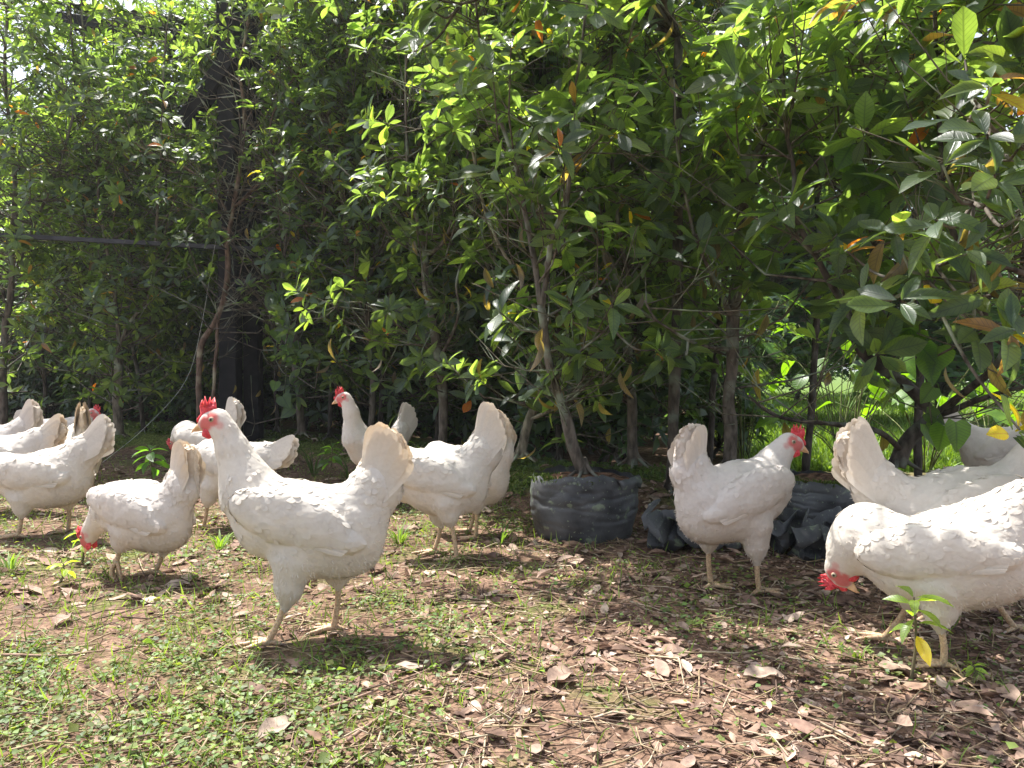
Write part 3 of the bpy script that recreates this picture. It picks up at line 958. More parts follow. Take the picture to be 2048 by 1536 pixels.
# ------------------------------------------------------------------ grow bags and crumpled plastic
def grow_bag(name, label, px, Y, rtop, rbot, hgt, seed, parts=True, squash=.85):
    r = np.random.default_rng(seed)
    x0 = P(px, 740, Y)[0]
    z0 = float(gh(x0, Y)) - .01
    root = empty(name, (x0, Y, z0))
    n, m = 72, 22
    a = np.arange(n) / n * 2 * math.pi
    rim = hgt + .007 * np.sin(a * 2 + seed) + .003 * np.sin(a * 9 + 1) + .007 * vnoise(np.stack([np.cos(a) * 3, np.sin(a) * 3], -1), 2.5, seed)
    creases = [(r.uniform(.1, .92), r.normal(0, .3), r.uniform(0, 6.28), r.uniform(.15, .75), r.uniform(.012, .03), r.uniform(.002, .0055)) for _ in range(30)]
    m = 44
    V = []
    for j in range(m + 1):
        t = j / m
        rr = rbot + (rtop - rbot) * t ** .75 + .012 * math.sin(t * math.pi)
        if t < .08: rr = rr * (.94 + .06 * t / .08)
        pp = np.stack([np.cos(a), np.sin(a), np.full(n, t * 2.2)], -1)
        wr = .006 * fbm(pp + seed, 1.6, 3, seed) + .004 * fbm(pp * np.array([1, 1, 3.]), 1.3, 3, seed + 5)
        for t0, sl_, ac_, aw, tw, am in creases:
            da = (a - ac_ + math.pi) % (2 * math.pi) - math.pi
            wr = wr - am * np.exp(-(da / aw) ** 2) * np.exp(-((t - t0 - sl_ * da) / tw) ** 2)
        ra = rr + wr
        z = rim * t
        V.append(np.stack([np.cos(a) * ra, np.sin(a) * ra * squash, z], -1))
    # lip folded outward in places
    out_ = (np.cos(a - 5.9) > .8).astype(float)
    for k_, (dr, dz) in enumerate(((.012, .004), (.018, -.012), (.014, -.026))):
        base = V[m]
        dr_ = np.where(out_ > 0, dr, -.002 * (k_ + 1)); dz_ = np.where(out_ > 0, dz, .004 * (k_ + 1))
        V.append(base + np.stack([np.cos(a) * dr_, np.sin(a) * dr_, dz_], -1))
    rows = len(V)
    V = np.concatenate(V)
    i, j = np.meshgrid(np.arange(rows - 1), np.arange(n), indexing='ij')
    F = np.stack([i * n + j, i * n + (j + 1) % n, (i + 1) * n + (j + 1) % n, (i + 1) * n + j], -1).reshape(-1, 4)
    ac = Acc(); ac.add(V, F)
    o = ac.build('plastic_skin', M['plastic'], root)
    # soil filling
    s = Acc(); V = []; F = []
    R_ = 16
    for q in range(R_ + 1):
        f_ = q / R_
        p2 = np.stack([np.cos(a) * f_ * (rtop - .004), np.sin(a) * f_ * (rtop - .004) * squash], -1)
        z = hgt - .014 + .026 * (1 - f_ ** 2) + .012 * fbm(p2 + seed, 22, 3, seed)
        V.append(np.concatenate([p2, z[:, None]], -1))
    V = np.concatenate(V)
    i, j = np.meshgrid(np.arange(R_), np.arange(n), indexing='ij')
    F = np.stack([i * n + j, (i + 1) * n + j, (i + 1) * n + (j + 1) % n, i * n + (j + 1) % n], -1).reshape(-1, 4)
    s.add(V, F)
    s.build('soil', M['soil'], root)
    # moss tufts on the soil
    mo = Acc()
    k_ = 900
    ang = r.uniform(2.6, 5.0, k_); rad = rtop * np.sqrt(r.uniform(.25, 1, k_))
    pos = np.stack([np.cos(ang) * rad, np.sin(ang) * rad * squash, hgt - .012 + .012 * r.random(k_)], -1)
    d = norm(r.normal(0, .5, (k_, 3)) + [0, 0, 1])
    mo.inst(*HAIR, pos, frames(d, r.normal(0, 1, (k_, 3))), np.stack([np.full(k_, .004), r.uniform(.008, .018, k_), np.full(k_, .01)], -1), np.array([1.3, 1.4, 1.1]) * r.uniform(.6, 1.3, (k_, 1)))
    mo.build('moss', M['moss'], root)
    tag(root, label, 'grow bag', 'black plastic grow bags along the hedge foot')
    return root, z0 + hgt

grow_bag('grow_bag', 'full black plastic grow bag with lichen spots and torn rim holding a slim tree', 1168, 2.25, .160, .134, .19, 4)
grow_bag('grow_bag', 'sunken old grow bag of soil behind the hen looking right', 1650, 2.3, .15, .14, .13, 9)

def crumple(label, px, py, Y, sx, sz, seed, lean=.25, n=46):
    """crumpled torn sheet standing on the ground"""
    r = np.random.default_rng(seed)
    u, v = np.meshgrid(np.linspace(-1, 1, n), np.linspace(0, 1, n), indexing='ij')
    p = np.stack([u * 1.2, v * 1.1, u * 0 + seed], -1)
    # faceted folds from cells
    pts = r.uniform([-1.1, -.1], [1.1, 1.1], (26, 2)); off = r.normal(0, 1, 26); sl = r.normal(0, 1.1, (26, 2))
    dd = (u[..., None] - pts[:, 0]) ** 2 + (v[..., None] - pts[:, 1]) ** 2
    c = dd.argmin(-1)
    w_ = np.exp(-dd * 190); w_ /= w_.sum(-1, keepdims=True)
    fold = (w_ * (off + (u[..., None] - pts[:, 0]) * sl[:, 0] + (v[..., None] - pts[:, 1]) * sl[:, 1])).sum(-1)
    top = 1 - .4 * sstep(0, 1, .5 + .5 * fbm(np.stack([u, u * 0 + seed], -1), 2.4, 3, seed))
    fold = np.clip(fold, -1.6, 1.6)
    X = u * sx + .03 * fold * v
    Z = v * sz * top + .012 * fold
    Yy = -lean * sz * np.sin(v * 2.6) + .04 * fold + .12 * sx * u * u
    V = np.stack([X, Yy, np.maximum(Z, -.01)], -1).reshape(-1, 3)
    i, j = np.meshgrid(np.arange(n - 1), np.arange(n - 1), indexing='ij')
    F = np.stack([i * n + j, (i + 1) * n + j, (i + 1) * n + j + 1, i * n + j + 1], -1).reshape(-1, 4)
    keep = fbm(V[F].mean(1) * 1.0 + seed, 14, 2, seed) < .55
    a = Acc(); a.add(V, F[keep])
    o = a.build('plastic_sheet', M['plastic'], smooth=False)
    o.location = P(px, py, Y)
    o.location.z = float(gh(o.location.x, Y)) - .005
    md = o.modifiers.new('thickness', 'SOLIDIFY'); md.thickness = .0015
    tag(o, label, 'plastic sheet')
    return o
crumple('crumpled black plastic sheet between the full grow bag and the hen looking right', 1385, 1110, 2.1, .13, .155, 3)
crumple('torn black plastic folded upright behind the chest of the hen looking right', 1590, 1110, 2.03, .12, .15, 8)
crumple('creased dark plastic piled in front of the pecking hen\'s comb', 1665, 1100, 1.98, .11, .14, 21, lean=.4)

# ------------------------------------------------------------------ trees
def add_tube(acc, pts, r0, r1, sides, tint=(1, 1, 1), mat=0, wob=0, sd=0):
    pts = np.asarray(pts, float)
    n = len(pts)
    rr = np.linspace(r0, r1, n)
    if wob: rr = rr * (1 + wob * vnoise(pts + sd, 14, sd))
    v, f, uv = tube(pts, rr, sides)
    acc.add(v, f, tint, mat, uv)

def twig(acc, p, d, L, rad, r, mat=1):
    """a thin bending twig; returns end point and direction"""
    d = norm(d)
    side = norm(np.cross(d, r.normal(0, 1, 3)))
    q1 = p + d * L * .5 + side * L * r.uniform(-.12, .12)
    d2 = norm(d + np.array([0, 0, .45]) + r.normal(0, .2, 3))
    q2 = q1 + d2 * L * .5
    v, f, uv = tube(np.array([p, q1, q2]), [rad, rad * .75, rad * .5], 4, cap=False)
    acc.add(v, f, (1, 1, 1) if rad > .003 else (.9, .95, .8), mat, uv)
    return q1, q2, d2

def make_tree(name, label, stems, seed, nros=110, leaf=.1, zlo=.6, zhi=2.9, reach=(.12, .42), front=True, group='hedge trees', barktint=(1, 1, 1), bias=None, sides=10, lowfrac=.15, odd=.012, parent_loc=None, bright=1.0, sites=(), wsites=()):
    """stems: list of (points, r0, r1). Twigs with leaf whorls grow from them"""
    r = np.random.default_rng(seed)
    loc = np.array(stems[0][0][0], float) if parent_loc is None else np.array(parent_loc)
    root = empty(name, loc)
    tr = Acc(); cr = Acc()
    allp = []
    for pts, r0, r1 in stems:
        sp = smoothline(np.asarray(pts, float) - loc, 5)
        if front:
            sp = sp + .006 * np.stack([vnoise(sp + i * 9, 9, seed + i) for i in range(3)], -1)
        add_tube(tr, sp, r0, r1, sides, barktint, 0, .18, seed)
        seg = np.linspace(0, 1, len(sp))
        for a in range(len(sp) - 1):
            allp.append((sp[a], norm(sp[a + 1] - sp[a]), r0 + (r1 - r0) * seg[a], np.linalg.norm(sp[a + 1] - sp[a])))
    # root flare
    if front:
        b = np.asarray(stems[0][0][0]) - loc
        for k in range(5):
            a = k / 5 * 6.28 + r.random()
            add_tube(tr, smoothline([b + [0, 0, .05], b + [math.cos(a) * .02, math.sin(a) * .02, .015], b + [math.cos(a) * .06, math.sin(a) * .06, -.012]], 3), stems[0][1] * .5, .003, 6, barktint)
    tr.build('trunk', M['bark'], root)
    A = np.array([q[0] for q in allp]); Dr = np.array([q[1] for q in allp]); Rr = np.array([q[2] for q in allp]); Ls = np.array([q[3] for q in allp])
    z = A[:, 2] + loc[2]
    wgt = Ls * np.where((z > zlo) & (z < zhi), 1, 0.0) * (lowfrac + (1 - lowfrac) * sstep(zlo, zlo + .7, z))
    wgt /= wgt.sum()
    cen = []; axs = []
    pick = r.choice(len(A), nros, p=wgt)
    for k in pick:
        ang = r.uniform(0, 2 * math.pi)
        d = np.array([math.cos(ang), math.sin(ang), r.uniform(-.15, .9)])
        if bias is not None: d = d + np.array(bias)
        L = r.uniform(*reach)
        p = A[k] + Dr[k] * r.uniform(0, Ls[k])
        q1, q2, d2 = twig(cr, p, d, L, min(.0045, max(.002, Rr[k] * .5)), r)
        cen.append(q2); axs.append(norm(d2 + [0, 0, .35]))
        if L > .2 and r.random() < .75:
            _, e, d3 = twig(cr, q1, d + r.normal(0, .8, 3), L * .55, .002, r)
            cen.append(e); axs.append(norm(d3 + [0, 0, .35]))
        if r.random() < .3:
            _, e, d3 = twig(cr, q1, d + r.normal(0, .9, 3), L * .4, .0018, r)
            cen.append(e); axs.append(norm(d3 + [0, 0, .3]))
    for q in list(sites) + list(wsites):
        e = (P(*q) if isinstance(q, tuple) else q) - loc
        k = ((A - e) ** 2).sum(1).argmin()
        ln = smoothline([A[k], (A[k] + e) / 2 + [0, 0, -.03], e], 4)
        v, f, uv = tube(ln, np.linspace(.0045, .0022, len(ln)), 5, cap=False); cr.add(v, f, (1, 1, 1), 1, uv)
        cen.append(e); axs.append(norm(norm(e - A[k]) * .5 + [0, -.35, .7]))
    cen = np.array(cen); axs = np.array(axs)
    if front:
        okz = np.nonzero((z > .3) & (z < 2.4))[0]
        for k in r.choice(okz, 46):
            ang = r.uniform(0, 6.28)
            q1, q2, d2 = twig(cr, A[k], np.array([math.cos(ang), math.sin(ang), r.uniform(-.2, 1.0)]), r.uniform(.12, .42), .0024, r)
            for w2 in range(2):
                twig(cr, q1, d2 + r.normal(0, .7, 3), r.uniform(.06, .16), .0013, r)
        kk = r.choice(okz, 16)[:16]
        pd = A[kk] + r.normal(0, .12, (16, 3))
        tp, fc, uv = LT[4]
        cr.inst(tp, fc, uv, pd, frames(np.stack([r.normal(0, .3, 16), r.normal(0, .3, 16), np.full(16, -1.)], -1), r.normal(0, 1, (16, 3))), leaf * r.uniform(.6, 1, 16), np.array([.085, .07, .055]) * r.uniform(.6, 1.4, (16, 1)))
        # the leaves thin out round the timber posts
        cw = cen + loc
        ux = 1024 + 1490 * cw[:, 0] / cw[:, 1]; uy = 740 - 1490 * (cw[:, 2] - CAMH) / cw[:, 1]
        near_post = (cw[:, 1] < 4.4) & (((ux > 438) & (ux < 528) & (uy > 110)) | (np.abs((uy - 245) * 90 + (ux - 372) * 125) / 154 < 26) & (ux > 360) & (ux < 470))
        kp = ~(near_post & (r.random(len(cw)) < .86))
        cen = cen[kp]; axs = axs[kp]
    rosettes(cr, cen, axs, leaf, r, front, odd=odd, bright=bright)
    # a few single dry leaves hanging
    cr.build('crown', [M['leaf'] if front else M['leafback'], M['bark']], root)
    tag(root, label, 'tree', group)
    return root

def stem_px(pts, Y, r0, r1):
    """traced trunk: (px, py[, dY])"""
    return ([P(q[0], q[1], Y + (q[2] if len(q) > 2 else 0)) for q in pts], r0 * .85, r1 * .85)

def fork_stems(base, r, height, rad, nst=3, lean=(0, 0), split=(.3, .9), spread=.32):
    """random hedge tree: trunk and upright stems"""
    b = np.array(base, float)
    sp = r.uniform(*split)
    k = b + np.array([r.normal(0, .04) + lean[0] * .3, r.normal(0, .04) + lean[1] * .3, sp])
    out = [([b, b * .5 + k * .5 + np.append(r.normal(0, .015, 2), 0), k], rad, rad * .75)]
    for i in range(nst):
        a = r.uniform(0, 6.28)
        top = b + np.array([math.cos(a) * spread * r.uniform(.5, 1.2) + lean[0], math.sin(a) * spread * r.uniform(.5, 1.2) + lean[1], height * r.uniform(.88, 1.08)])
        m1 = k * .66 + top * .34 + np.append(r.normal(0, .05, 2), 0) + np.array([math.cos(a), math.sin(a), 0]) * .07
        m2 = k * .3 + top * .7 + np.append(r.normal(0, .05, 2), 0)
        out.append(([k, m1, m2, top], rad * .6, rad * .14))
    return out

if not QUICK:
    # --- traced trees of the front row
    make_tree('hedge_tree', 'slim grey-brown tree rooted in the full black grow bag', [
        stem_px([(1168, 950), (1150, 895), (1130, 820), (1108, 760), (1092, 690), (1082, 610)], 2.22, .021, .014),
        stem_px([(1082, 610), (1070, 520, .02), (1050, 420, .05), (1030, 330, .05), (990, 200, .1), (960, 60, .1), (940, -120, .1)], 2.22, .012, .004),
        stem_px([(1084, 620), (1097, 540, -.02), (1106, 470, -.05), (1135, 400, -.08), (1140, 300, -.1), (1160, 120, -.1), (1190, -60, -.1)], 2.22, .011, .004),
        stem_px([(1108, 760), (1125, 745, -.05), (1145, 720, -.08), (1175, 690, -.1), (1230, 640, -.12)], 2.22, .006, .003),
        stem_px([(1128, 830), (1135, 800, .05), (1160, 780, .07), (1190, 765, .1)], 2.22, .006, .003)],
        31, nros=66, leaf=.098, zlo=.4, zhi=1.95, reach=(.1, .4), lowfrac=.4, sites=[(1225, 610, 2.0), (1140, 600, 2.0), (1320, 700, 2.1), (1130, 880, 2.3)])
    make_tree('hedge_tree', 'leaning pale lichen-covered tree just left of the full grow bag', [
        stem_px([(1042, 915), (1056, 850), (1078, 790), (1086, 700), (1084, 620), (1092, 540), (1110, 480), (1150, 300), (1180, 100), (1200, -100)], 2.65, .022, .006),
        stem_px([(1060, 840), (1100, 822, -.1), (1140, 800, -.15), (1200, 740, -.2)], 2.65, .008, .003),
        stem_px([(1084, 640), (1040, 560), (990, 470), (950, 330), (930, 150), (900, -50)], 2.65, .010, .004)],
        32, nros=80, leaf=.1, zlo=.35, zhi=2.15, reach=(.12, .42), lowfrac=.55, barktint=(1.5, 1.6, 1.45))
    make_tree('hedge_tree', 'wiry forked tree with a bare branch reaching left, behind the ruffled cream tail', [
        stem_px([(886, 905), (884, 800), (876, 700), (866, 650), (854, 560), (850, 500)], 3.2, .026, .018),
        stem_px([(850, 505), (838, 450), (818, 390), (815, 300), (812, 200), (812, 60), (800, -100)], 3.2, .014, .004),
        stem_px([(852, 510), (880, 490, -.05), (905, 440, -.08), (930, 330, -.1), (960, 200, -.1), (1000, 60, -.1)], 3.2, .01, .004),
        stem_px([(872, 700), (830, 672, -.1), (795, 650, -.2), (755, 620, -.25), (735, 605, -.3)], 3.2, .007, .003),
        stem_px([(880, 720), (900, 680, -.1), (918, 620, -.15), (912, 560, -.2), (935, 480, -.2), (960, 400, -.2)], 3.2, .008, .003)],
        33, nros=112, leaf=.088, zlo=.3, zhi=2.4, reach=(.12, .45), lowfrac=.6)
    make_tree('hedge_tree', 'mossy-footed tree with a curved pale upper stem, right of the full grow bag', [
        stem_px([(1268, 925), (1264, 820), (1256, 740), (1250, 650), (1243, 600)], 2.62, .024, .018),
        stem_px([(1243, 600), (1225, 530), (1205, 495), (1180, 450), (1150, 330), (1140, 150), (1130, -60)], 2.62, .013, .004),
        stem_px([(1246, 610), (1255, 560), (1248, 510), (1236, 440), (1228, 360), (1215, 200), (1230, 50), (1240, -90)], 2.62, .011, .004),
        stem_px([(1262, 800), (1240, 770, -.1), (1205, 745, -.15), (1190, 700, -.2)], 2.62, .006, .003)],
        34, nros=88, leaf=.102, zlo=.3, zhi=2.1, reach=(.12, .42), lowfrac=.6)
    make_tree('hedge_tree', 'straight grey tree with horizontal rings, behind the standing hen on the right', [
        stem_px([(1460, 930), (1458, 850), (1462, 760), (1468, 640), (1478, 540), (1484, 440), (1492, 330), (1497, 240)], 2.4, .027, .016),
        stem_px([(1492, 330), (1480, 230), (1478, 150), (1470, 0), (1460, -140)], 2.4, .013, .004),
        stem_px([(1486, 400), (1530, 260), (1545, 150), (1560, 30), (1570, -140)], 2.4, .013, .004),
        stem_px([(1468, 640), (1420, 540, -.1), (1390, 470, -.15), (1360, 330, -.2), (1350, 160, -.2)], 2.4, .009, .003),
        stem_px([(1460, 700), (1400, 690, -.15), (1345, 660, -.25), (1310, 635, -.3), (1290, 600, -.3)], 2.4, .007, .003)],
        35, nros=88, leaf=.105, zlo=.42, zhi=2.0, reach=(.12, .42), lowfrac=.55, sites=[(1400, 480, 2.1), (1370, 700, 2.2), (1520, 430, 2.15), (1500, 560, 2.2)])
    make_tree('hedge_tree', 'low branching tree with thick spreading limbs at the far right', [
        stem_px([(1795, 930), (1815, 885), (1850, 845), (1868, 828)], 2.05, .024, .022),
        stem_px([(1868, 828), (1820, 780), (1760, 735), (1715, 690), (1690, 610, -.05), (1650, 540, -.1), (1600, 440, -.1), (1580, 300, -.1), (1570, 150, -.1)], 2.05, .02, .005),
        stem_px([(1868, 828), (1925, 790, -.1), (1985, 740, -.2), (2010, 690, -.25), (2040, 560, -.3), (2060, 400, -.3), (2050, 200, -.3)], 2.05, .014, .005),
        stem_px([(1862, 832), (1930, 812, -.1), (2000, 785, -.2), (2090, 765, -.3)], 2.05, .01, .005),
        stem_px([(1805, 900), (1770, 870, -.08), (1700, 850, -.1), (1600, 840, -.12), (1540, 825, -.15), (1500, 790, -.2)], 2.05, .009, .004),
        stem_px([(1760, 735), (1762, 640), (1750, 520), (1740, 380), (1730, 200), (1710, 0), (1700, -150)], 2.05, .013, .005),
        stem_px([(1985, 740, -.2), (1960, 600, -.2), (1900, 450, -.25), (1880, 300, -.3), (1870, 100, -.3), (1860, -100, -.3)], 2.05, .011, .004)],
        36, nros=150, leaf=.115, zlo=.52, zhi=1.85, reach=(.14, .45), odd=.02, lowfrac=.3, barktint=(.6, .6, .62))
    make_tree('hedge_tree', 'twisting reddish stem climbing in front of the dark shelter posts', [
        stem_px([(400, 855), (398, 760), (405, 690), (432, 640), (452, 570), (455, 490), (468, 410), (480, 330), (488, 230), (480, 130), (500, 20), (510, -100)], 3.95, .02, .008),
        stem_px([(425, 800), (432, 720), (437, 640), (450, 600)], 3.95, .013, .009),
        stem_px([(470, 415), (515, 370, -.05), (548, 325, -.1), (540, 260, -.1), (560, 190, -.12), (620, 120, -.15)], 3.95, .01, .004),
        stem_px([(455, 430), (430, 380), (360, 330), (310, 310), (240, 260), (190, 190)], 3.95, .009, .003)],
        37, nros=190, leaf=.078, zlo=.4, zhi=2.75, reach=(.12, .5), barktint=(1.2, .95, .85), lowfrac=.1)
    make_tree('hedge_tree', 'short pale-barked tree dividing in a V, left of the twisting reddish stem', [
        stem_px([(236, 870), (236, 800), (238, 720), (242, 690)], 4.2, .03, .022),
        stem_px([(242, 690), (232, 620), (225, 560), (200, 420), (190, 260), (170, 100), (160, -60)], 4.2, .014, .004),
        stem_px([(242, 690), (262, 640), (300, 580), (315, 420), (325, 250), (330, 100), (350, -60)], 4.2, .014, .004)],
        38, nros=260, leaf=.078, zlo=.25, zhi=2.75, reach=(.15, .5), barktint=(1.2, 1.2, 1.1), lowfrac=.8)
    make_tree('hedge_tree', 'tall thin tree standing at the left edge of the hedge', [
        stem_px([(5, 870), (8, 700), (20, 600), (24, 500), (30, 350), (10, 150), (20, -80)], 4.2, .026, .008),
        stem_px([(22, 560), (60, 470), (110, 350), (150, 200), (140, 40), (150, -80)], 4.2, .012, .004)],
        39, nros=250, leaf=.078, zlo=.3, zhi=2.75, reach=(.15, .5), lowfrac=.8)
    make_tree('hedge_tree', 'slender dark tree right of the shelter posts, above the tall standing hen', [
        stem_px([(603, 870), (597, 780), (588, 700), (600, 620), (640, 520), (650, 380), (660, 200), (680, 0), (680, -80)], 3.9, .024, .006),
        stem_px([(590, 700), (560, 620), (570, 500), (580, 360), (600, 200), (590, -60)], 3.9, .012, .004)],
        40, nros=270, leaf=.076, zlo=.25, zhi=2.75, reach=(.15, .5), lowfrac=.8)
    make_tree('hedge_tree', 'leafy tree filling the gap above the raised cream tails', [
        stem_px([(740, 880), (745, 800), (740, 700), (735, 600), (760, 450), (760, 300), (740, 150), (730, -80)], 3.7, .02, .006),
        stem_px([(738, 650), (700, 540), (690, 400), (700, 200), (680, 0)], 3.7, .012, .004)],
        41, nros=250, leaf=.078, zlo=.3, zhi=2.5, reach=(.15, .5), lowfrac=.8)
    make_tree('hedge_tree', 'big-leaved branches reaching in from the right edge, some leaves orange', [
        stem_px([(2330, 1330), (2300, 1000), (2250, 700), (2180, 450), (2110, 250), (2080, 50), (2060, -150)], 1.6, .024, .006),
        stem_px([(2250, 700), (2150, 600), (2020, 540), (1900, 520), (1830, 560)], 1.52, .011, .004),
        stem_px([(2220, 560), (2120, 480), (2020, 430), (1930, 400)], 1.45, .01, .004),
        stem_px([(2150, 350), (2060, 300), (1990, 260), (1950, 200)], 1.42, .009, .003)],
        42, nros=26, leaf=.108, zlo=1.05, zhi=2.2, reach=(.1, .3), odd=.09, lowfrac=.5,
        sites=[(1985, 160, 1.36), (1930, 120, 1.5), (1975, 270, 1.3), (1900, 235, 1.42), (1885, 330, 1.4), (1990, 350, 1.28), (2040, 430, 1.3), (1790, 455, 1.5), (1870, 440, 1.42), (1930, 500, 1.36),
               (1800, 600, 1.42), (1720, 590, 1.55), (1870, 560, 1.5), (1980, 590, 1.4), (2030, 660, 1.35), (1950, 660, 1.5), (2035, 300, 1.3), (1690, 500, 1.7), (2040, 860, 1.35)])
    def above(px, py, t):
        Yg = CAMH * 1490 / (py - 740); b = P(px, py, Yg)
        v = np.array(SUNV) / SUNV.z
        return np.array([b[0], b[1], 0]) + v * t
    gp = [(1050, 1150), (1120, 1190), (1200, 1170), (1280, 1230), (1380, 1250), (1450, 1290), (1530, 1320), (1600, 1350), (1680, 1400), (1750, 1430), (1830, 1470), (1930, 1490), (2020, 1500), (1990, 1420), (1160, 1250), (1330, 1180), (1560, 1240), (960, 1200), (1500, 1180), (1620, 1190), (1750, 1230), (1700, 1140)]  # added leaf clusters hang sunward of these spots, above the frame, to shade them
    st = []
    rs = np.random.default_rng(3)
    b0 = P(1340, 930, 2.55); b0[2] = float(gh(b0[0], b0[1])) - .01
    top = b0 + [0.0, -.1, 1.5]
    st.append(([b0, b0 + [.02, -.02, .7], top], .02, .015))
    cen = []
    for px, py in gp:
        for q in range(3):
            cen.append(above(px + rs.normal(0, 18), py + rs.normal(0, 8), rs.uniform(1.45, 2.0)))
    for k in range(0, len(cen), 5):
        e = cen[k]; st.append(([top, top * .5 + e * .5 + [0, 0, .12], e], .009, .003))
    make_tree('hedge_tree', 'added thin tree right of the full grow bag, high limbs placed to shade litter', st, 43, nros=10, leaf=.1, zlo=.6, zhi=1.4, reach=(.1, .3), lowfrac=.5, wsites=cen, barktint=(.8, .8, .8))
    # --- second row: filler trees just behind the first
    r = np.random.default_rng(77)
    fill = [(-3.9, 5.7), (-3.3, 5.25), (-2.85, 5.0), (-2.35, 4.75), (-1.95, 4.95), (-1.45, 4.6), (-1.05, 4.3), (-.72, 4.05), (-.38, 3.75), (-.05, 3.4),
            (.2, 3.15), (.48, 3.1), (.78, 2.95), (1.12, 2.85), (1.5, 2.75), (1.9, 2.6), (2.3, 2.4)]
    what = ['darker hedge tree behind the front row, standing at the far left', 'thin hedge tree behind the V-shaped trunk', 'dark hedge tree between the edge tree and the V-shaped trunk',
            'dark hedge tree just left of the shelter posts', 'dense hedge tree behind the twisting reddish stem', 'dense hedge tree right behind the shelter posts', 'dense hedge tree left of the tall standing hen\'s head',
            'dense hedge tree above the tall standing hen', 'bushy hedge tree left of the wiry forked tree', 'bushy hedge tree behind the wiry forked tree', 'bushy hedge tree behind the leaning lichen-covered tree',
            'dark hedge tree behind the full grow bag', 'dark hedge tree behind the mossy-footed tree', 'hedge tree between the ringed grey tree and the branching one', 'dark upright hedge tree left of the thick spreading limbs', 'dark upright tree behind the thick spreading limbs', 'hedge tree beyond the right edge leaves']
    for i, (x, y) in enumerate(fill):
        low = x < .7
        make_tree('hedge_tree', what[i], fork_stems((x, y, float(gh(x, y))), r, 2.75, .015, 4, split=(.3, .8) if low else (.7, 1.2), spread=.38), 200 + i,
                  nros=260 if low else 62, leaf=.078 if x < -.5 else .09, zlo=.2 if low else .8, zhi=.75 + .497 * y, reach=(.12, .45), lowfrac=.75 if low else .1, sides=7, odd=.008, front=(y < 5.2), barktint=(.6, .6, .62))
    # --- back rows sharing a few shapes
    protos = []
    for k in range(4):
        protos.append(make_tree('hedge_tree', 'tall hedge tree in the dense back rows', fork_stems((0, 0, 0), r, 2.9, .022, 6, spread=.5, split=(.15, .4)), 300 + k, nros=380, leaf=.095, zlo=.02, zhi=3.2, reach=(.15, .5), front=False, sides=5, group='back rows of the hedge', lowfrac=1.0, parent_loc=(0, 0, 0), odd=.01, bright=1.1, barktint=(.6, .6, .62)))
    spots = []
    for row, off in enumerate((1.15, 2.1, 3.2, 4.5, 6.0)):
        for x in np.arange(-7.5 - row * .6, 2.6 if row < 1 else 1.0, .6 + .14 * row):
            xx = x + r.normal(0, .1)
            if xx > .9 and row > 0: continue
            yy = float(lineY(xx)) + off + r.normal(0, .12)
            if xx > .7: continue
            spots.append((xx, yy))
    first = {0, 1, 2, 3}
    for i, (x, y) in enumerate(spots):
        pr = protos[i % 4]
        if i < 4: o = pr
        else:
            o = pr.copy(); COL.objects.link(o)
            for ch in pr.children:
                c_ = ch.copy(); COL.objects.link(c_); c_.parent = o
        o.location = (x, y, float(gh(x, y)) - .02)
        o.rotation_euler = (0, 0, r.uniform(0, 6.28)); s_ = r.uniform(.85, 1.08); o.scale = (s_, s_, s_)
    # --- low shaded shrubs closing the hedge foot
    us = make_tree('understory_shrub', 'low dark shrub filling the shade under the hedge trees', fork_stems((0, 0, 0), r, .85, .012, 7, spread=.38, split=(.05, .12)), 350, nros=210, leaf=.085, zlo=.02, zhi=1.0, reach=(.08, .26), front=False, sides=5, group='low shrubs under the hedge', lowfrac=1.0, parent_loc=(0, 0, 0), odd=.0, bright=.8, barktint=(.6, .6, .62))
    k = 0
    for off in (.75, 1.7, 2.7):
        for x in np.arange(-5.2, 1.9 if off < 1 else 1.2, .52):
            xx = x + r.normal(0, .1); yy = float(lineY(xx)) + off + r.normal(0, .15)
            if xx > .62 + .12 * off and r.random() < .75: continue
            if k == 0: o = us
            else:
                o = us.copy(); COL.objects.link(o)
                for ch in us.children:
                    c_ = ch.copy(); COL.objects.link(c_); c_.parent = o
            k += 1
            o.location = (xx, yy, float(gh(xx, yy)) - .02)
            o.rotation_euler = (0, 0, r.uniform(0, 6.28)); s_ = r.uniform(.75, 1.15); o.scale = (s_, s_, s_)
    # --- sunny shrubs beyond the hedge
    sp2 = [(2.3, 7.6), (3.9, 6.9), (1.0, 8.2), (-9, 13), (-6.5, 14), (-4, 12.5), (-1.5, 13), (.6, 12), (2.6, 10.5), (4.4, 11.5), (6.2, 9.5), (8.5, 10), (3.4, 14), (11, 12), (1.4, 15.5), (5.5, 14.5)]
    sh = []
    for k in range(2):
        sh.append(make_tree('garden_tree', 'rounded leafy tree in sunlight beyond the hedge', fork_stems((0, 0, 0), r, 4.0, .06, 7, spread=1.3, split=(.4, .8)), 400 + k, nros=700, leaf=.2, zlo=.3, zhi=5, reach=(.3, .9), front=False, sides=5, group='sunny trees beyond the hedge', lowfrac=.6, parent_loc=(0, 0, 0), odd=.01, bright=1.5))
    for i, (x, y) in enumerate(sp2):
        pr = sh[i % 2]
        if i < 2: o = pr
        else:
            o = pr.copy(); COL.objects.link(o)
            for ch in pr.children:
                c_ = ch.copy(); COL.objects.link(c_); c_.parent = o
        o.location = (x, y, float(gh(x, y)) - .02)
        o.rotation_euler = (0, 0, r.uniform(0, 6.28)); s_ = r.uniform(.8, 1.15); o.scale = (s_, s_, s_ * r.uniform(.42, .68))

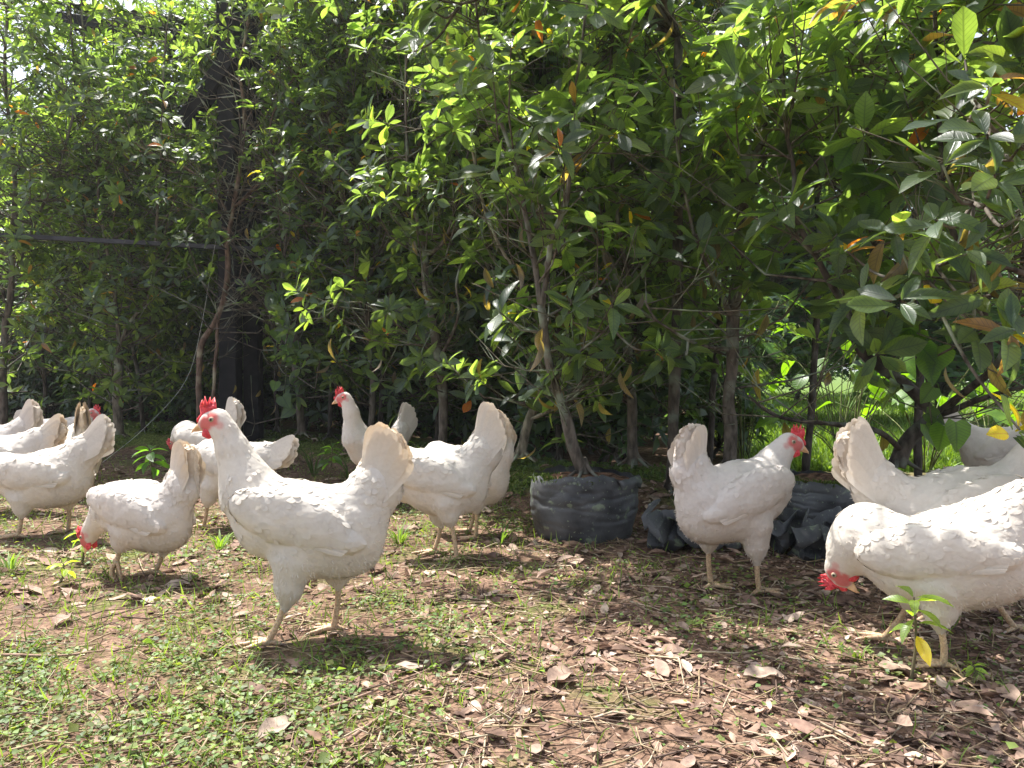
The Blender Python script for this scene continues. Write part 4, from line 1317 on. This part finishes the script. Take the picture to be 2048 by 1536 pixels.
    # --- broad-leaved plants in the sun behind the hedge on the right
    def broad_plant(label, x, y, n, size, hgt, seed):
        r = np.random.default_rng(seed)
        z0 = float(gh(x, y))
        root = empty('broadleaf_plant', (x, y, z0))
        st = Acc(); lf = Acc()
        tp, fc, uv = leaf_tpl(7, .34, .42, .2, .35, .02)
        for k in range(n):
            a = r.uniform(0, 6.28); L = hgt * r.uniform(.45, 1.0); o = r.uniform(.05, .45)
            top = np.array([math.cos(a) * o, math.sin(a) * o, L])
            v, f, u_ = tube(smoothline([np.array([math.cos(a) * .02, math.sin(a) * .02, 0]), top * np.array([.4, .4, .6]), top], 3), np.linspace(.004, .002, 7), 5)
            st.add(v, f, (1, 1.3, .6), 0, u_)
            d = np.array([[math.cos(a), math.sin(a), r.uniform(-.7, .1)]])
            s = size * r.uniform(.7, 1.2)
            lf.inst(tp, fc, uv, top[None], frames(d, np.array([[r.normal(0, .25), r.normal(0, .25) - .25, 1.]])), s, np.array([.07, .15, .02]) * r.uniform(.8, 1.3))
        st.build('stems', M['bark'], root); lf.build('leaves', M['broad'], root)
        tag(root, label, 'plant', 'broad-leaved plants behind the hedge')
    bl = [(1.15, 3.7, 12, .15, .7, 'glowing broad-leaved plant behind the ringed grey tree'), (1.62, 3.55, 12, .13, .6, 'glowing broad-leaved plant left of the branching tree'), (2.0, 3.6, 12, .14, .55, 'glowing broad-leaved plant behind the thick limbs'),
          (1.4, 4.6, 16, .15, 1.0, 'tall broad-leaved plant farther back behind the standing hen'), (2.5, 3.9, 12, .14, .5, 'low broad-leaved plant at the far right'), (2.15, 4.9, 16, .15, .9, 'tall broad-leaved plant far behind the branching tree')]
    for i, (x, y, n_, s_, h_, lb) in enumerate(bl):
        broad_plant(lb, x, y, n_, s_, h_, 500 + i)

# ------------------------------------------------------------------ open shelter in the hedge at the left
def boxbeam(acc, a, b, wx, wy, tint=(1, 1, 1), seed=0):
    a = np.array(a, float); b = np.array(b, float)
    d = norm(b - a); ref = np.array([0, 1., 0]) if abs(d[1]) < .9 else np.array([1., 0, 0])
    u = norm(np.cross(d, ref)); v = np.cross(d, u)
    bev = .12
    prof = [(-1, -1 + bev), (-1 + bev, -1), (1 - bev, -1), (1, -1 + bev), (1, 1 - bev), (1 - bev, 1), (-1 + bev, 1), (-1, 1 - bev)]
    V = []
    nn = 12
    for k in range(nn + 1):
        p = a + (b - a) * k / nn
        for x, y in prof:
            V.append(p + u * x * wx / 2 * (1 + .02 * math.sin(k * 1.7 + seed)) + v * y * wy / 2)
    F = []
    m = len(prof)
    for k in range(nn):
        for i in range(m):
            F.append((k * m + i, k * m + (i + 1) % m, (k + 1) * m + (i + 1) % m, (k + 1) * m + i))
    F.append(tuple(range(m))[::-1]); F.append(tuple(range(nn * m, nn * m + m)))
    acc.add(V, F, tint)
root = empty('open_shelter', P(480, 860, 4.3) * np.array([1, 1, 0]))
L0 = np.array(root.location)
def part(name, a, b, wx, wy, mat='wood'):
    ac = Acc(); boxbeam(ac, np.array(a) - L0, np.array(b) - L0, wx, wy); return ac.build(name, M[mat], root, smooth=False)
part('post', P(463, 935, 4.2), P(456, -20, 4.2), .10, .10)
part('post', P(508, 935, 4.35), P(500, -20, 4.35), .09, .09)
part('brace', P(366, 252, 4.22), P(462, 118, 4.15), .09, .09)
part('beam', P(120, 40, 4.85), P(840, 150, 4.5), .08, .08)
part('brace', P(500, 60, 4.4), P(575, -5, 4.4), .07, .06)
part('rail', P(-40, 468, 3.95), P(560, 501, 4.15), .024, .024, 'pipe')
ac = Acc()
# corrugated roof sheet
n1, n2 = 90, 6
aR, bR = P(60, 2, 4.9), P(860, 112, 4.45)
V = []
for i in range(n1 + 1):
    for j in range(n2 + 1):
        t = i / n1; s = j / n2
        p = aR + (bR - aR) * t + np.array([.25, 1.5, .42]) * s
        p = p + np.array([0, 0, .03 + .012 * math.sin(t * 2 * math.pi * 22)])
        V.append(p - L0)
F = [(i * (n2 + 1) + j, (i + 1) * (n2 + 1) + j, (i + 1) * (n2 + 1) + j + 1, i * (n2 + 1) + j + 1) for i in range(n1) for j in range(n2)]
ac.add(V, F)
ro = ac.build('roof', M['metal'], root)
ro.modifiers.new('thickness', 'SOLIDIFY').thickness = .003
tag(root, 'dark timber shelter with sheet roof, posts, brace and rail half hidden in the hedge', 'shelter')

# string hanging in the hedge
ac = Acc()
v, f, uv = tube(smoothline([P(470, 330, 4.0), P(432, 480, 3.95), P(405, 640, 3.9), P(372, 760, 3.85), P(290, 855, 3.6), P(205, 925, 3.3)], 6), .0009, 5)
o = Acc(); o.add(v, f); tag(o.build('string', M['string']), 'thin pale string hanging slackly from the hedge to the ground on the left', 'string')

# ------------------------------------------------------------------ small plants
def seedling(label, px, py, Y, hgt, n, size, seed, tint=(.1, .17, .03), name='seedling', yellow=0):
    r = np.random.default_rng(seed)
    b = P(px, py, Y); b[2] = float(gh(b[0], Y))
    root = empty(name, b)
    st = Acc(); lf = Acc()
    top = np.array([r.normal(0, .01), 0, hgt])
    line = smoothline([np.zeros(3), top * .5 + [.006, 0, 0], top], 4)
    v, f, uv = tube(line, np.linspace(.0032, .0018, len(line)), 6); st.add(v, f, (1.1, 1.1, .8), 0, uv)
    k = np.arange(n)
    zz = hgt * (1 - .5 * (k / n) ** 1.6)
    pos = np.stack([np.interp(zz, line[:, 2], line[:, 0]), zz * 0, zz], -1)
    ph = k * 2.4 + r.random() * 6
    d = np.stack([np.cos(ph), np.sin(ph), r.uniform(.1, .9, n) - (k / n) * .8], -1)
    R = frames(d, np.array([0, 0, 1.]) + r.normal(0, .3, (n, 3)))
    t = np.array(tint) * r.uniform(.7, 1.3, (n, 1))
    if yellow: t[-yellow:] = (.42, .38, .06)
    tp, fc, uv2 = LT[1]
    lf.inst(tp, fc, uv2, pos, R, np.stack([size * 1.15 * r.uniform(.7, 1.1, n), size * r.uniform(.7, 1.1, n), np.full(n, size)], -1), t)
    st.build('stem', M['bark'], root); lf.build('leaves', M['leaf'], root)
    tag(root, label, 'seedling' if name == 'seedling' else 'plant')
seedling('small bright seedling with one yellow leaf before the right foreground pecking hen', 1822, 1330, 1.2, .14, 11, .05, 1, (.12, .2, .06), yellow=1)
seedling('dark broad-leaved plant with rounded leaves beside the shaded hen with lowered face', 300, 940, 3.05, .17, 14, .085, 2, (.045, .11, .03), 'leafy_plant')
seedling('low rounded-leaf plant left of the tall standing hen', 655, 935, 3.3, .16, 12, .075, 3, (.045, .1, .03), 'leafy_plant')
seedling('small green sprout on stem above the back of the hen with hidden head', 834, 900, 3.0, .2, 7, .045, 4, (.06, .12, .03))
seedling('young green plant with upright leaves below the broad clean white tail', 165, 1075, 1.95, .085, 9, .04, 5, (.16, .26, .04))
seedling('light green sprout near the pecking hen\'s beak', 118, 1140, 1.75, .05, 6, .04, 6, (.16, .26, .04))
seedling('small green weed at the right front of the litter', 1945, 1360, 1.21, .025, 9, .024, 7, (.15, .24, .06))

def tuft(label, px, py, Y, n, L, seed, tint=(.1, .18, .03)):
    r = np.random.default_rng(seed)
    b = P(px, py, Y); b[2] = float(gh(b[0], Y))
    a = Acc()
    for k in range(n):
        ph = r.uniform(0, 6.28); l = L * r.uniform(.5, 1.1); o = r.uniform(.25, .8)
        d = np.array([math.cos(ph) * o, math.sin(ph) * o, 1]); d = norm(d)
        p0 = np.array([math.cos(ph), math.sin(ph), 0]) * r.uniform(0, .015)
        p1 = p0 + d * l * .55; p2 = p1 + norm(d + np.array([math.cos(ph), math.sin(ph), -.6]) * .5) * l * .45
        s = norm(np.cross(d, [0, 0, 1])) * .0026 * r.uniform(.7, 1.4)
        V = [p0 - s * .6, p0 + s * .6, p1 + s, p1 - s, p2 + s * .1, p2 - s * .1]
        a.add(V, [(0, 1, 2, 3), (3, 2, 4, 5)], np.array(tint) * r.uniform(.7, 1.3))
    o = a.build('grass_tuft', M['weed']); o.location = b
    tag(o, label, 'grass tuft', 'grass tufts')
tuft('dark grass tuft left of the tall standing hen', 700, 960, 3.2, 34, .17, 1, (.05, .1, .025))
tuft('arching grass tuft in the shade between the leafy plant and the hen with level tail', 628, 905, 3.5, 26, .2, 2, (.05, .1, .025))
tuft('bright grass tuft in front of the walking hen\'s chest', 800, 1060, 2.15, 26, .08, 3, (.16, .26, .05))
tuft('single leaning grass clump in front of the full grow bag', 1000, 1075, 2.1, 10, .12, 4, (.1, .18, .04))
tuft('short grass clump at the lower right edge of the sunny litter', 1710, 1300, 1.3, 14, .03, 5, (.14, .22, .05))
tuft('bright grass tuft under the big hen\'s breast', 440, 1085, 2.1, 22, .07, 6, (.18, .3, .05))
tuft('grass clump at the left edge by the shaded soil', 20, 1120, 1.85, 20, .08, 7, (.15, .25, .05))

# climbing vine with heart-shaped leaves
def heart_tpl():
    out = [(0, .1), (.28, -.02), (.5, .2), (.46, .5), (.25, .8), (0, 1.08)]
    v = []; 
    for x, y in out: v.append((0, y if x else y, 0 if 0 else -.12 * y * y)); 
    L = [(-x, y, .18 * x - .12 * y * y) for x, y in out]; Rr = [(x, y, .18 * x - .12 * y * y) for x, y in out]
    mid = [(0, .1 + .98 * k / 5, -.12 * (.1 + .98 * k / 5) ** 2) for k in range(6)]
    V = np.array(L + mid + Rr); F = []
    for k in range(5):
        F.append((k, k + 1, 6 + k + 1, 6 + k)); F.append((6 + k, 6 + k + 1, 12 + k + 1, 12 + k))
    return V, np.array(F), np.stack([V[:, 0] * 2, V[:, 1]], -1)
HT = heart_tpl()
def vine(label, pts, seed, n, size):
    r = np.random.default_rng(seed)
    ln = smoothline([P(*q) for q in pts], 8)
    loc = ln[0].copy()
    root = empty('climbing_vine', loc)
    st = Acc(); v, f, uv = tube(ln - loc, np.linspace(.0025, .0012, len(ln)), 5); st.add(v, f, (.8, 1, .6), 0, uv)
    lf = Acc(); k = r.integers(1, len(ln), n)
    d = np.stack([r.normal(0, .7, n), r.normal(-.3, .3, n), np.full(n, -.9)], -1)
    nn = np.stack([r.normal(0, .3, n), np.full(n, -1.), np.full(n, .6)], -1)
    lf.inst(*HT, ln[k] - loc + r.normal(0, .03, (n, 3)), frames(d, nn), size * r.uniform(.7, 1.2, n), np.array([.055, .11, .03]) * r.uniform(.7, 1.3, (n, 1)))
    st.build('stem', M['bark'], root); lf.build('leaves', M['leaf'], root)
    tag(root, label, 'vine', 'climbing vines with heart-shaped leaves')
vine('vine with heart-shaped leaves climbing among the thick spreading limbs', [(1870, 900, 1.98), (1850, 740, 1.93), (1830, 600, 1.9), (1800, 480, 1.88), (1750, 380, 1.88), (1700, 250, 1.88)], 1, 30, .07)
vine('vine with heart-shaped leaves on the hedge right of the shelter posts', [(560, 860, 3.8), (575, 700, 3.75), (560, 560, 3.7), (600, 430, 3.7), (590, 250, 3.7)], 2, 26, .075)
# ------------------------------------------------------------------ litter, weeds, twigs: stuff
def scatter(n, r, y0=.75, y1=4.4, powr=1.6, front=True):
    """points on the ground, denser near the camera"""
    out = []
    while sum(len(o) for o in out) < n:
        y = y0 + (y1 - y0) * r.random(n * 2) ** powr
        x = (r.random(n * 2) * 2 - 1) * (y * .78 + .25)
        m = y < lineY(x) + .15
        out.append(np.stack([x[m], y[m]], -1))
    return np.concatenate(out)[:n]
def ground_normals(xy):
    e = .01
    dx = (gh(xy[:, 0] + e, xy[:, 1]) - gh(xy[:, 0] - e, xy[:, 1])) / (2 * e)
    dy = (gh(xy[:, 0], xy[:, 1] + e) - gh(xy[:, 0], xy[:, 1] - e)) / (2 * e)
    return norm(np.stack([-dx, -dy, np.ones(len(xy))], -1))
def litter_prob(xy):
    """0 grassy, 1 littered"""
    return np.clip(.5 + .5 * np.tanh((xy[:, 0] + .12 - .25 * (xy[:, 1] - 1.2)) * 2.6) + .5 * fbm(xy, 2.2, 3, 91), 0.04, 1)

r = np.random.default_rng(5)
DT = [leaf_tpl(5, w_, o_, f_, b_, wv) for w_, o_, f_, b_, wv in ((.2, .5, .9, .25, .03), (.17, .55, -.7, -.3, .04), (.22, .48, .5, .5, .05), (.16, .5, 1.6, .15, .03), (.2, .5, .25, -.15, .04))]
DCOL = np.array([(.38, .27, .205), (.46, .345, .275), (.26, .175, .13), (.52, .42, .34), (.16, .105, .08), (.32, .215, .17)])
def dry_leaves(acc, n, r, smin, smax, y0=.75, y1=4.4, powr=1.6, lift=.006, bias=True, tilt=.32):
    xy = scatter(n * 2, r, y0, y1, powr)
    if bias: xy = xy[r.random(len(xy)) < litter_prob(xy) ** 1.2 * .95 + .03][:n]
    bare = np.exp(-((xy[:, 0] - .12) / .34) ** 2 - ((xy[:, 1] - 1.02) / .2) ** 2)
    xy = xy[r.random(len(xy)) > .75 * bare]
    m = len(xy)
    z = gh(xy[:, 0], xy[:, 1]) + r.uniform(.001, lift, m)
    nn = norm(ground_normals(xy) + r.normal(0, tilt, (m, 3)))
    a = r.uniform(0, 6.28, m)
    d = np.stack([np.cos(a), np.sin(a), r.normal(0, .15, m)], -1)
    R = frames(d, nn)
    s = r.uniform(smin, smax, m)
    t = DCOL[r.integers(0, len(DCOL), m)] * r.uniform(.75, 1.25, (m, 1))
    wch = r.integers(0, len(DT), m)
    for q, (tp, fc, uv) in enumerate(DT):
        k = wch == q
        acc.inst(tp, fc, uv, np.stack([xy[k, 0], xy[k, 1], z[k]], -1), R[k], np.stack([s[k] * r.uniform(.8, 1.3, k.sum()), s[k], s[k] * r.uniform(.15, .8, k.sum())], -1), t[k])
a = Acc()
dry_leaves(a, 3500, r, .016, .056, lift=.007, tilt=.2)
dry_leaves(a, 17000, r, .006, .024, lift=.006, tilt=.4)
dry_leaves(a, 700, r, .04, .07, y0=1.6, y1=4.3, powr=1.2, bias=False)
tag(a.build('leaf_litter', M['dry']), 'pinkish brown dead leaves and leaf scraps strewn over the soil', 'leaf litter', kind='stuff')

# large dry leaves one can pick out
big = [(1520, 1360, 'large flat pinkish dead leaf lying alone in the sunny litter'), (1800, 1500, 'curled standing dead leaf at the lower right'), (755, 1150, 'crumpled pale dead leaf clump under the big hen\'s tail'),
       (1120, 1370, 'flat dead leaf in the sun left of the long shadow'), (125, 1255, 'folded brown dead leaf in the weeds at the left'), (510, 1400, 'pale dead leaf in the weeds below the big hen'), (1790, 1350, 'long pointed dead leaf below the seedling'),
       (1350, 1105, 'upright dead leaf against the crumpled plastic'), (820, 1065, 'pale folded dead leaf near the walking hen'), (550, 1480, 'weathered dead leaf at the bottom of the weeds'), (2010, 1400, 'broad shaded dead leaf at the right edge')]
for i, (px, py, lb) in enumerate(big):
    rr_ = np.random.default_rng(900 + i)
    Yb = CAMH * 1490 / (py - 740); b = P(px, py, Yb); b[2] = float(gh(b[0], b[1])) + .008
    ac = Acc(); tp, fc, uv = leaf_tpl(9, .23, .48, .5, .25, .05)
    ang = rr_.uniform(0, 6.28)
    tl_ = 1.1 if i in (1, 7) else .25
    ac.inst(tp, fc, uv, np.zeros((1, 3)) - np.array([math.cos(ang), math.sin(ang), 0]) * .035, frames(np.array([[math.cos(ang), math.sin(ang), tl_ * .8]]), np.array([[rr_.normal(0, .4), -tl_ * .5, 1]])), np.array([[.095, .095, .085]]) * rr_.uniform(.6, .85), DCOL[rr_.integers(0, 4)] * .75)
    o = ac.build('dead_leaf', M['dry']); o.location = b
    tag(o, lb, 'dead leaf', 'large dead leaves')

# straw, stalks and twigs
a = Acc()
xy = scatter(4200, r)
for i, (x, y) in enumerate(xy):
    ang = r.normal(0, .9) if r.random() < .7 else r.uniform(0, 6.28)
    L = r.uniform(.02, .12) * (1.6 if r.random() < .08 else 1)
    d = np.array([math.cos(ang), math.sin(ang), 0]); s = np.array([-d[1], d[0], 0]) * r.normal(0, .12) * L
    p = np.array([[x, y, 0], [x + d[0] * L * .5 + s[0], y + d[1] * L * .5 + s[1], 0], [x + d[0] * L, y + d[1] * L, 0]])
    p[:, 2] = gh(p[:, 0], p[:, 1]) + r.uniform(.002, .012, 3) + (r.random(3) < .1) * .012
    v, f, uv = tube(p, np.array([1, .9, .5]) * r.uniform(.0006, .0018), 4, cap=False)
    k = r.random()
    a.add(v, f, ((.34, .26, .16) if k < .45 else (.12, .08, .06) if k < .85 else (.45, .38, .27)), 0, uv)
tag(a.build('twigs_and_straw', M['straw']), 'thin dry stalks, straw and small twigs scattered on the ground', 'twigs', kind='stuff')

# a few long fallen sticks
for i, (p0, p1, rd, lb) in enumerate([((700, 1500), (830, 1380), .003, 'thin fallen stick in the weeds at the lower left'), ((1230, 1290), (1750, 1500), .0022, 'long thin bare stalk lying diagonally across the sunny litter'),
                                  ((620, 1445), (905, 1335), .0025, 'crooked twig below the big hen'), ((1010, 1180), (1330, 1230), .0025, 'twig lying along the litter before the full grow bag'),
                                  ((0, 1330), (210, 1322), .0028, 'straight dry stem at the left edge of the weeds')]):
    q = []
    for px, py in (p0, ((p0[0] + p1[0]) / 2, (p0[1] + p1[1]) / 2 + 6), p1):
        Yb = CAMH * 1490 / (py - 740); b = P(px, py, Yb); b[2] = float(gh(b[0], b[1])) + .010; q.append(b)
    ln = smoothline(np.array(q), 8); ln[:, 0] += .006 * vnoise(ln, 12, i); ln[:, 1] += .006 * vnoise(ln, 12, i + 5)
    v, f, uv = tube(ln, np.linspace(rd, rd * .5, len(ln)), 6)
    ac = Acc(); ac.add(v, f, (.3, .2, .15), 0, uv)
    tag(ac.build('stick', M['straw']), lb, 'stick', 'fallen sticks')

# weeds: little round leaves on short stems, plus grass blades
RT = leaf_tpl(2, .42, .5, .2, .15)
a = Acc()
xy = scatter(100000, r, powr=1.7)
pr_ = 1 - litter_prob(xy)
cl = fbm(xy, 7, 3, 55)
keep = r.random(len(xy)) < np.clip((pr_ * .75 + .05) * (.5 + 2.6 * cl + 1.4 * fbm(xy, 2.4, 2, 57)), .01, 1)
xy = xy[keep]
m = len(xy)
print('weeds', m)
hgt_ = np.clip(fbm(xy, 5, 2, 66) * .5 + .5, 0, 1) * .022 + r.uniform(.002, .008, m)
pos = np.stack([xy[:, 0], xy[:, 1], gh(xy[:, 0], xy[:, 1]) + hgt_ * r.uniform(.2, 1, m)], -1)
an = r.uniform(0, 6.28, m)
d = np.stack([np.cos(an), np.sin(an), r.uniform(-.2, .5, m)], -1)
nn = norm(np.array([0, 0, 1.]) + r.normal(0, .35, (m, 3)))
s = r.uniform(.004, .0125, m) * np.where(r.random(m) < .05, 1.8, 1)
t = np.array([.15, .215, .055]) * r.uniform(.6, 1.45, (m, 1)) * np.where(r.random(m) < .25, .6, 1)[:, None]
t[:, 0] *= r.uniform(.75, 1.25, m)
a.inst(*RT, pos, frames(d, nn), np.stack([s, s, s], -1), t)
tag(a.build('low_weeds', M['weed']), 'mat of tiny round-leaved weeds and clover on the trodden soil', 'weeds', kind='stuff')
a = Acc()
xy = scatter(16000, r, powr=1.5)
pr_ = 1 - litter_prob(xy)
xy = xy[r.random(len(xy)) < np.clip(1.2 * pr_ * (1 + 2.2 * fbm(xy, 4, 2, 71)) + .05, 0, 1)]
m = len(xy)
pos = np.stack([xy[:, 0], xy[:, 1], gh(xy[:, 0], xy[:, 1])], -1)
d = norm(r.normal(0, .6, (m, 3)) + [0, 0, 1.])
BL = (np.array([(-.5, 0, 0), (.5, 0, 0), (.45, .5, .0), (-.45, .5, .0), (.1, 1, -.2), (-.1, 1, -.2)]), np.array([(0, 1, 2, 3), (3, 2, 4, 5)]), np.zeros((6, 2)))
L = r.uniform(.012, .045, m)
a.inst(*BL, pos, frames(d, r.normal(0, 1, (m, 3))), np.stack([r.uniform(.0012, .0032, m), L, L], -1), np.array([.14, .22, .05]) * r.uniform(.6, 1.5, (m, 1)))
tag(a.build('grass_blades', M['weed']), 'short sparse grass blades between the weeds', 'grass', kind='stuff')

# moss and little plants covering the bank at the hedge foot
a = Acc()
n = 16000
x = r.uniform(-3.2, 2.6, n); dd = r.uniform(-.12, .5, n)
y = lineY(x) + dd
keep = fbm(np.stack([x, y], -1), 3.5, 3, 31) > -.05
x, y = x[keep], y[keep]; m = len(x)
pos = np.stack([x, y, gh(x, y)], -1)
d = norm(r.normal(0, .6, (m, 3)) + [0, -.3, 1.])
a.inst(*RT, pos + [0, 0, .004], frames(d, np.array([0, -.5, 1]) + r.normal(0, .5, (m, 3))), r.uniform(.006, .02, m), np.array([.06, .1, .02]) * r.uniform(.5, 1.7, (m, 1)))
tag(a.build('bank_moss', M['weed']), 'moss and small creeping plants over the bank at the foot of the hedge', 'moss', kind='stuff')
# lawn beyond
if not QUICK:
    a = Acc()
    n = 42000
    y = 3.6 + 12 * r.random(n) ** 1.5; x = r.uniform(.25, 1.0, n) * (y * .85)
    keep = (y > lineY(x) + 1.1) & (x > 1.0 + .18 * (y - 3)); x, y = x[keep], y[keep]; m = len(x)
    L = r.uniform(.03, .09, m)
    a.inst(*BL, np.stack([x, y, gh(x, y)], -1), frames(norm(r.normal(0, .5, (m, 3)) + [0, 0, 1.]), r.normal(0, 1, (m, 3))), np.stack([L * .14, L, L], -1), np.array([.14, .23, .035]) * r.uniform(.6, 1.4, (m, 1)))
    tag(a.build('lawn_grass', M['weed']), 'sunlit grass beyond the hedge on the right', 'grass', kind='stuff')

# ------------------------------------------------------------------ lens veil, added as a thin volume
hm, n, out = newmat('lens veil volume')
pv = N(n, 'ShaderNodeVolumePrincipled'); pv.inputs['Color'].default_value = (.93, .96, 1, 1)
pv.inputs['Density'].default_value = .002; pv.inputs['Anisotropy'].default_value = .35
n.links.new(pv.outputs[0], out.inputs['Volume'])
a = Acc()
X0, X1, Y0, Y1, Z0, Z1 = -330, 330, -320, 430, -1.6, 6.0
V = [(x, y, z) for x in (X0, X1) for y in (Y0, Y1) for z in (Z0, Z1)]
a.add(V, [(0, 1, 3, 2), (4, 6, 7, 5), (0, 4, 5, 1), (2, 3, 7, 6), (0, 2, 6, 4), (1, 5, 7, 3)])
tag(a.build('haze', hm, smooth=False), 'added thin haze hanging in front of the hedge', 'haze', kind='stuff')
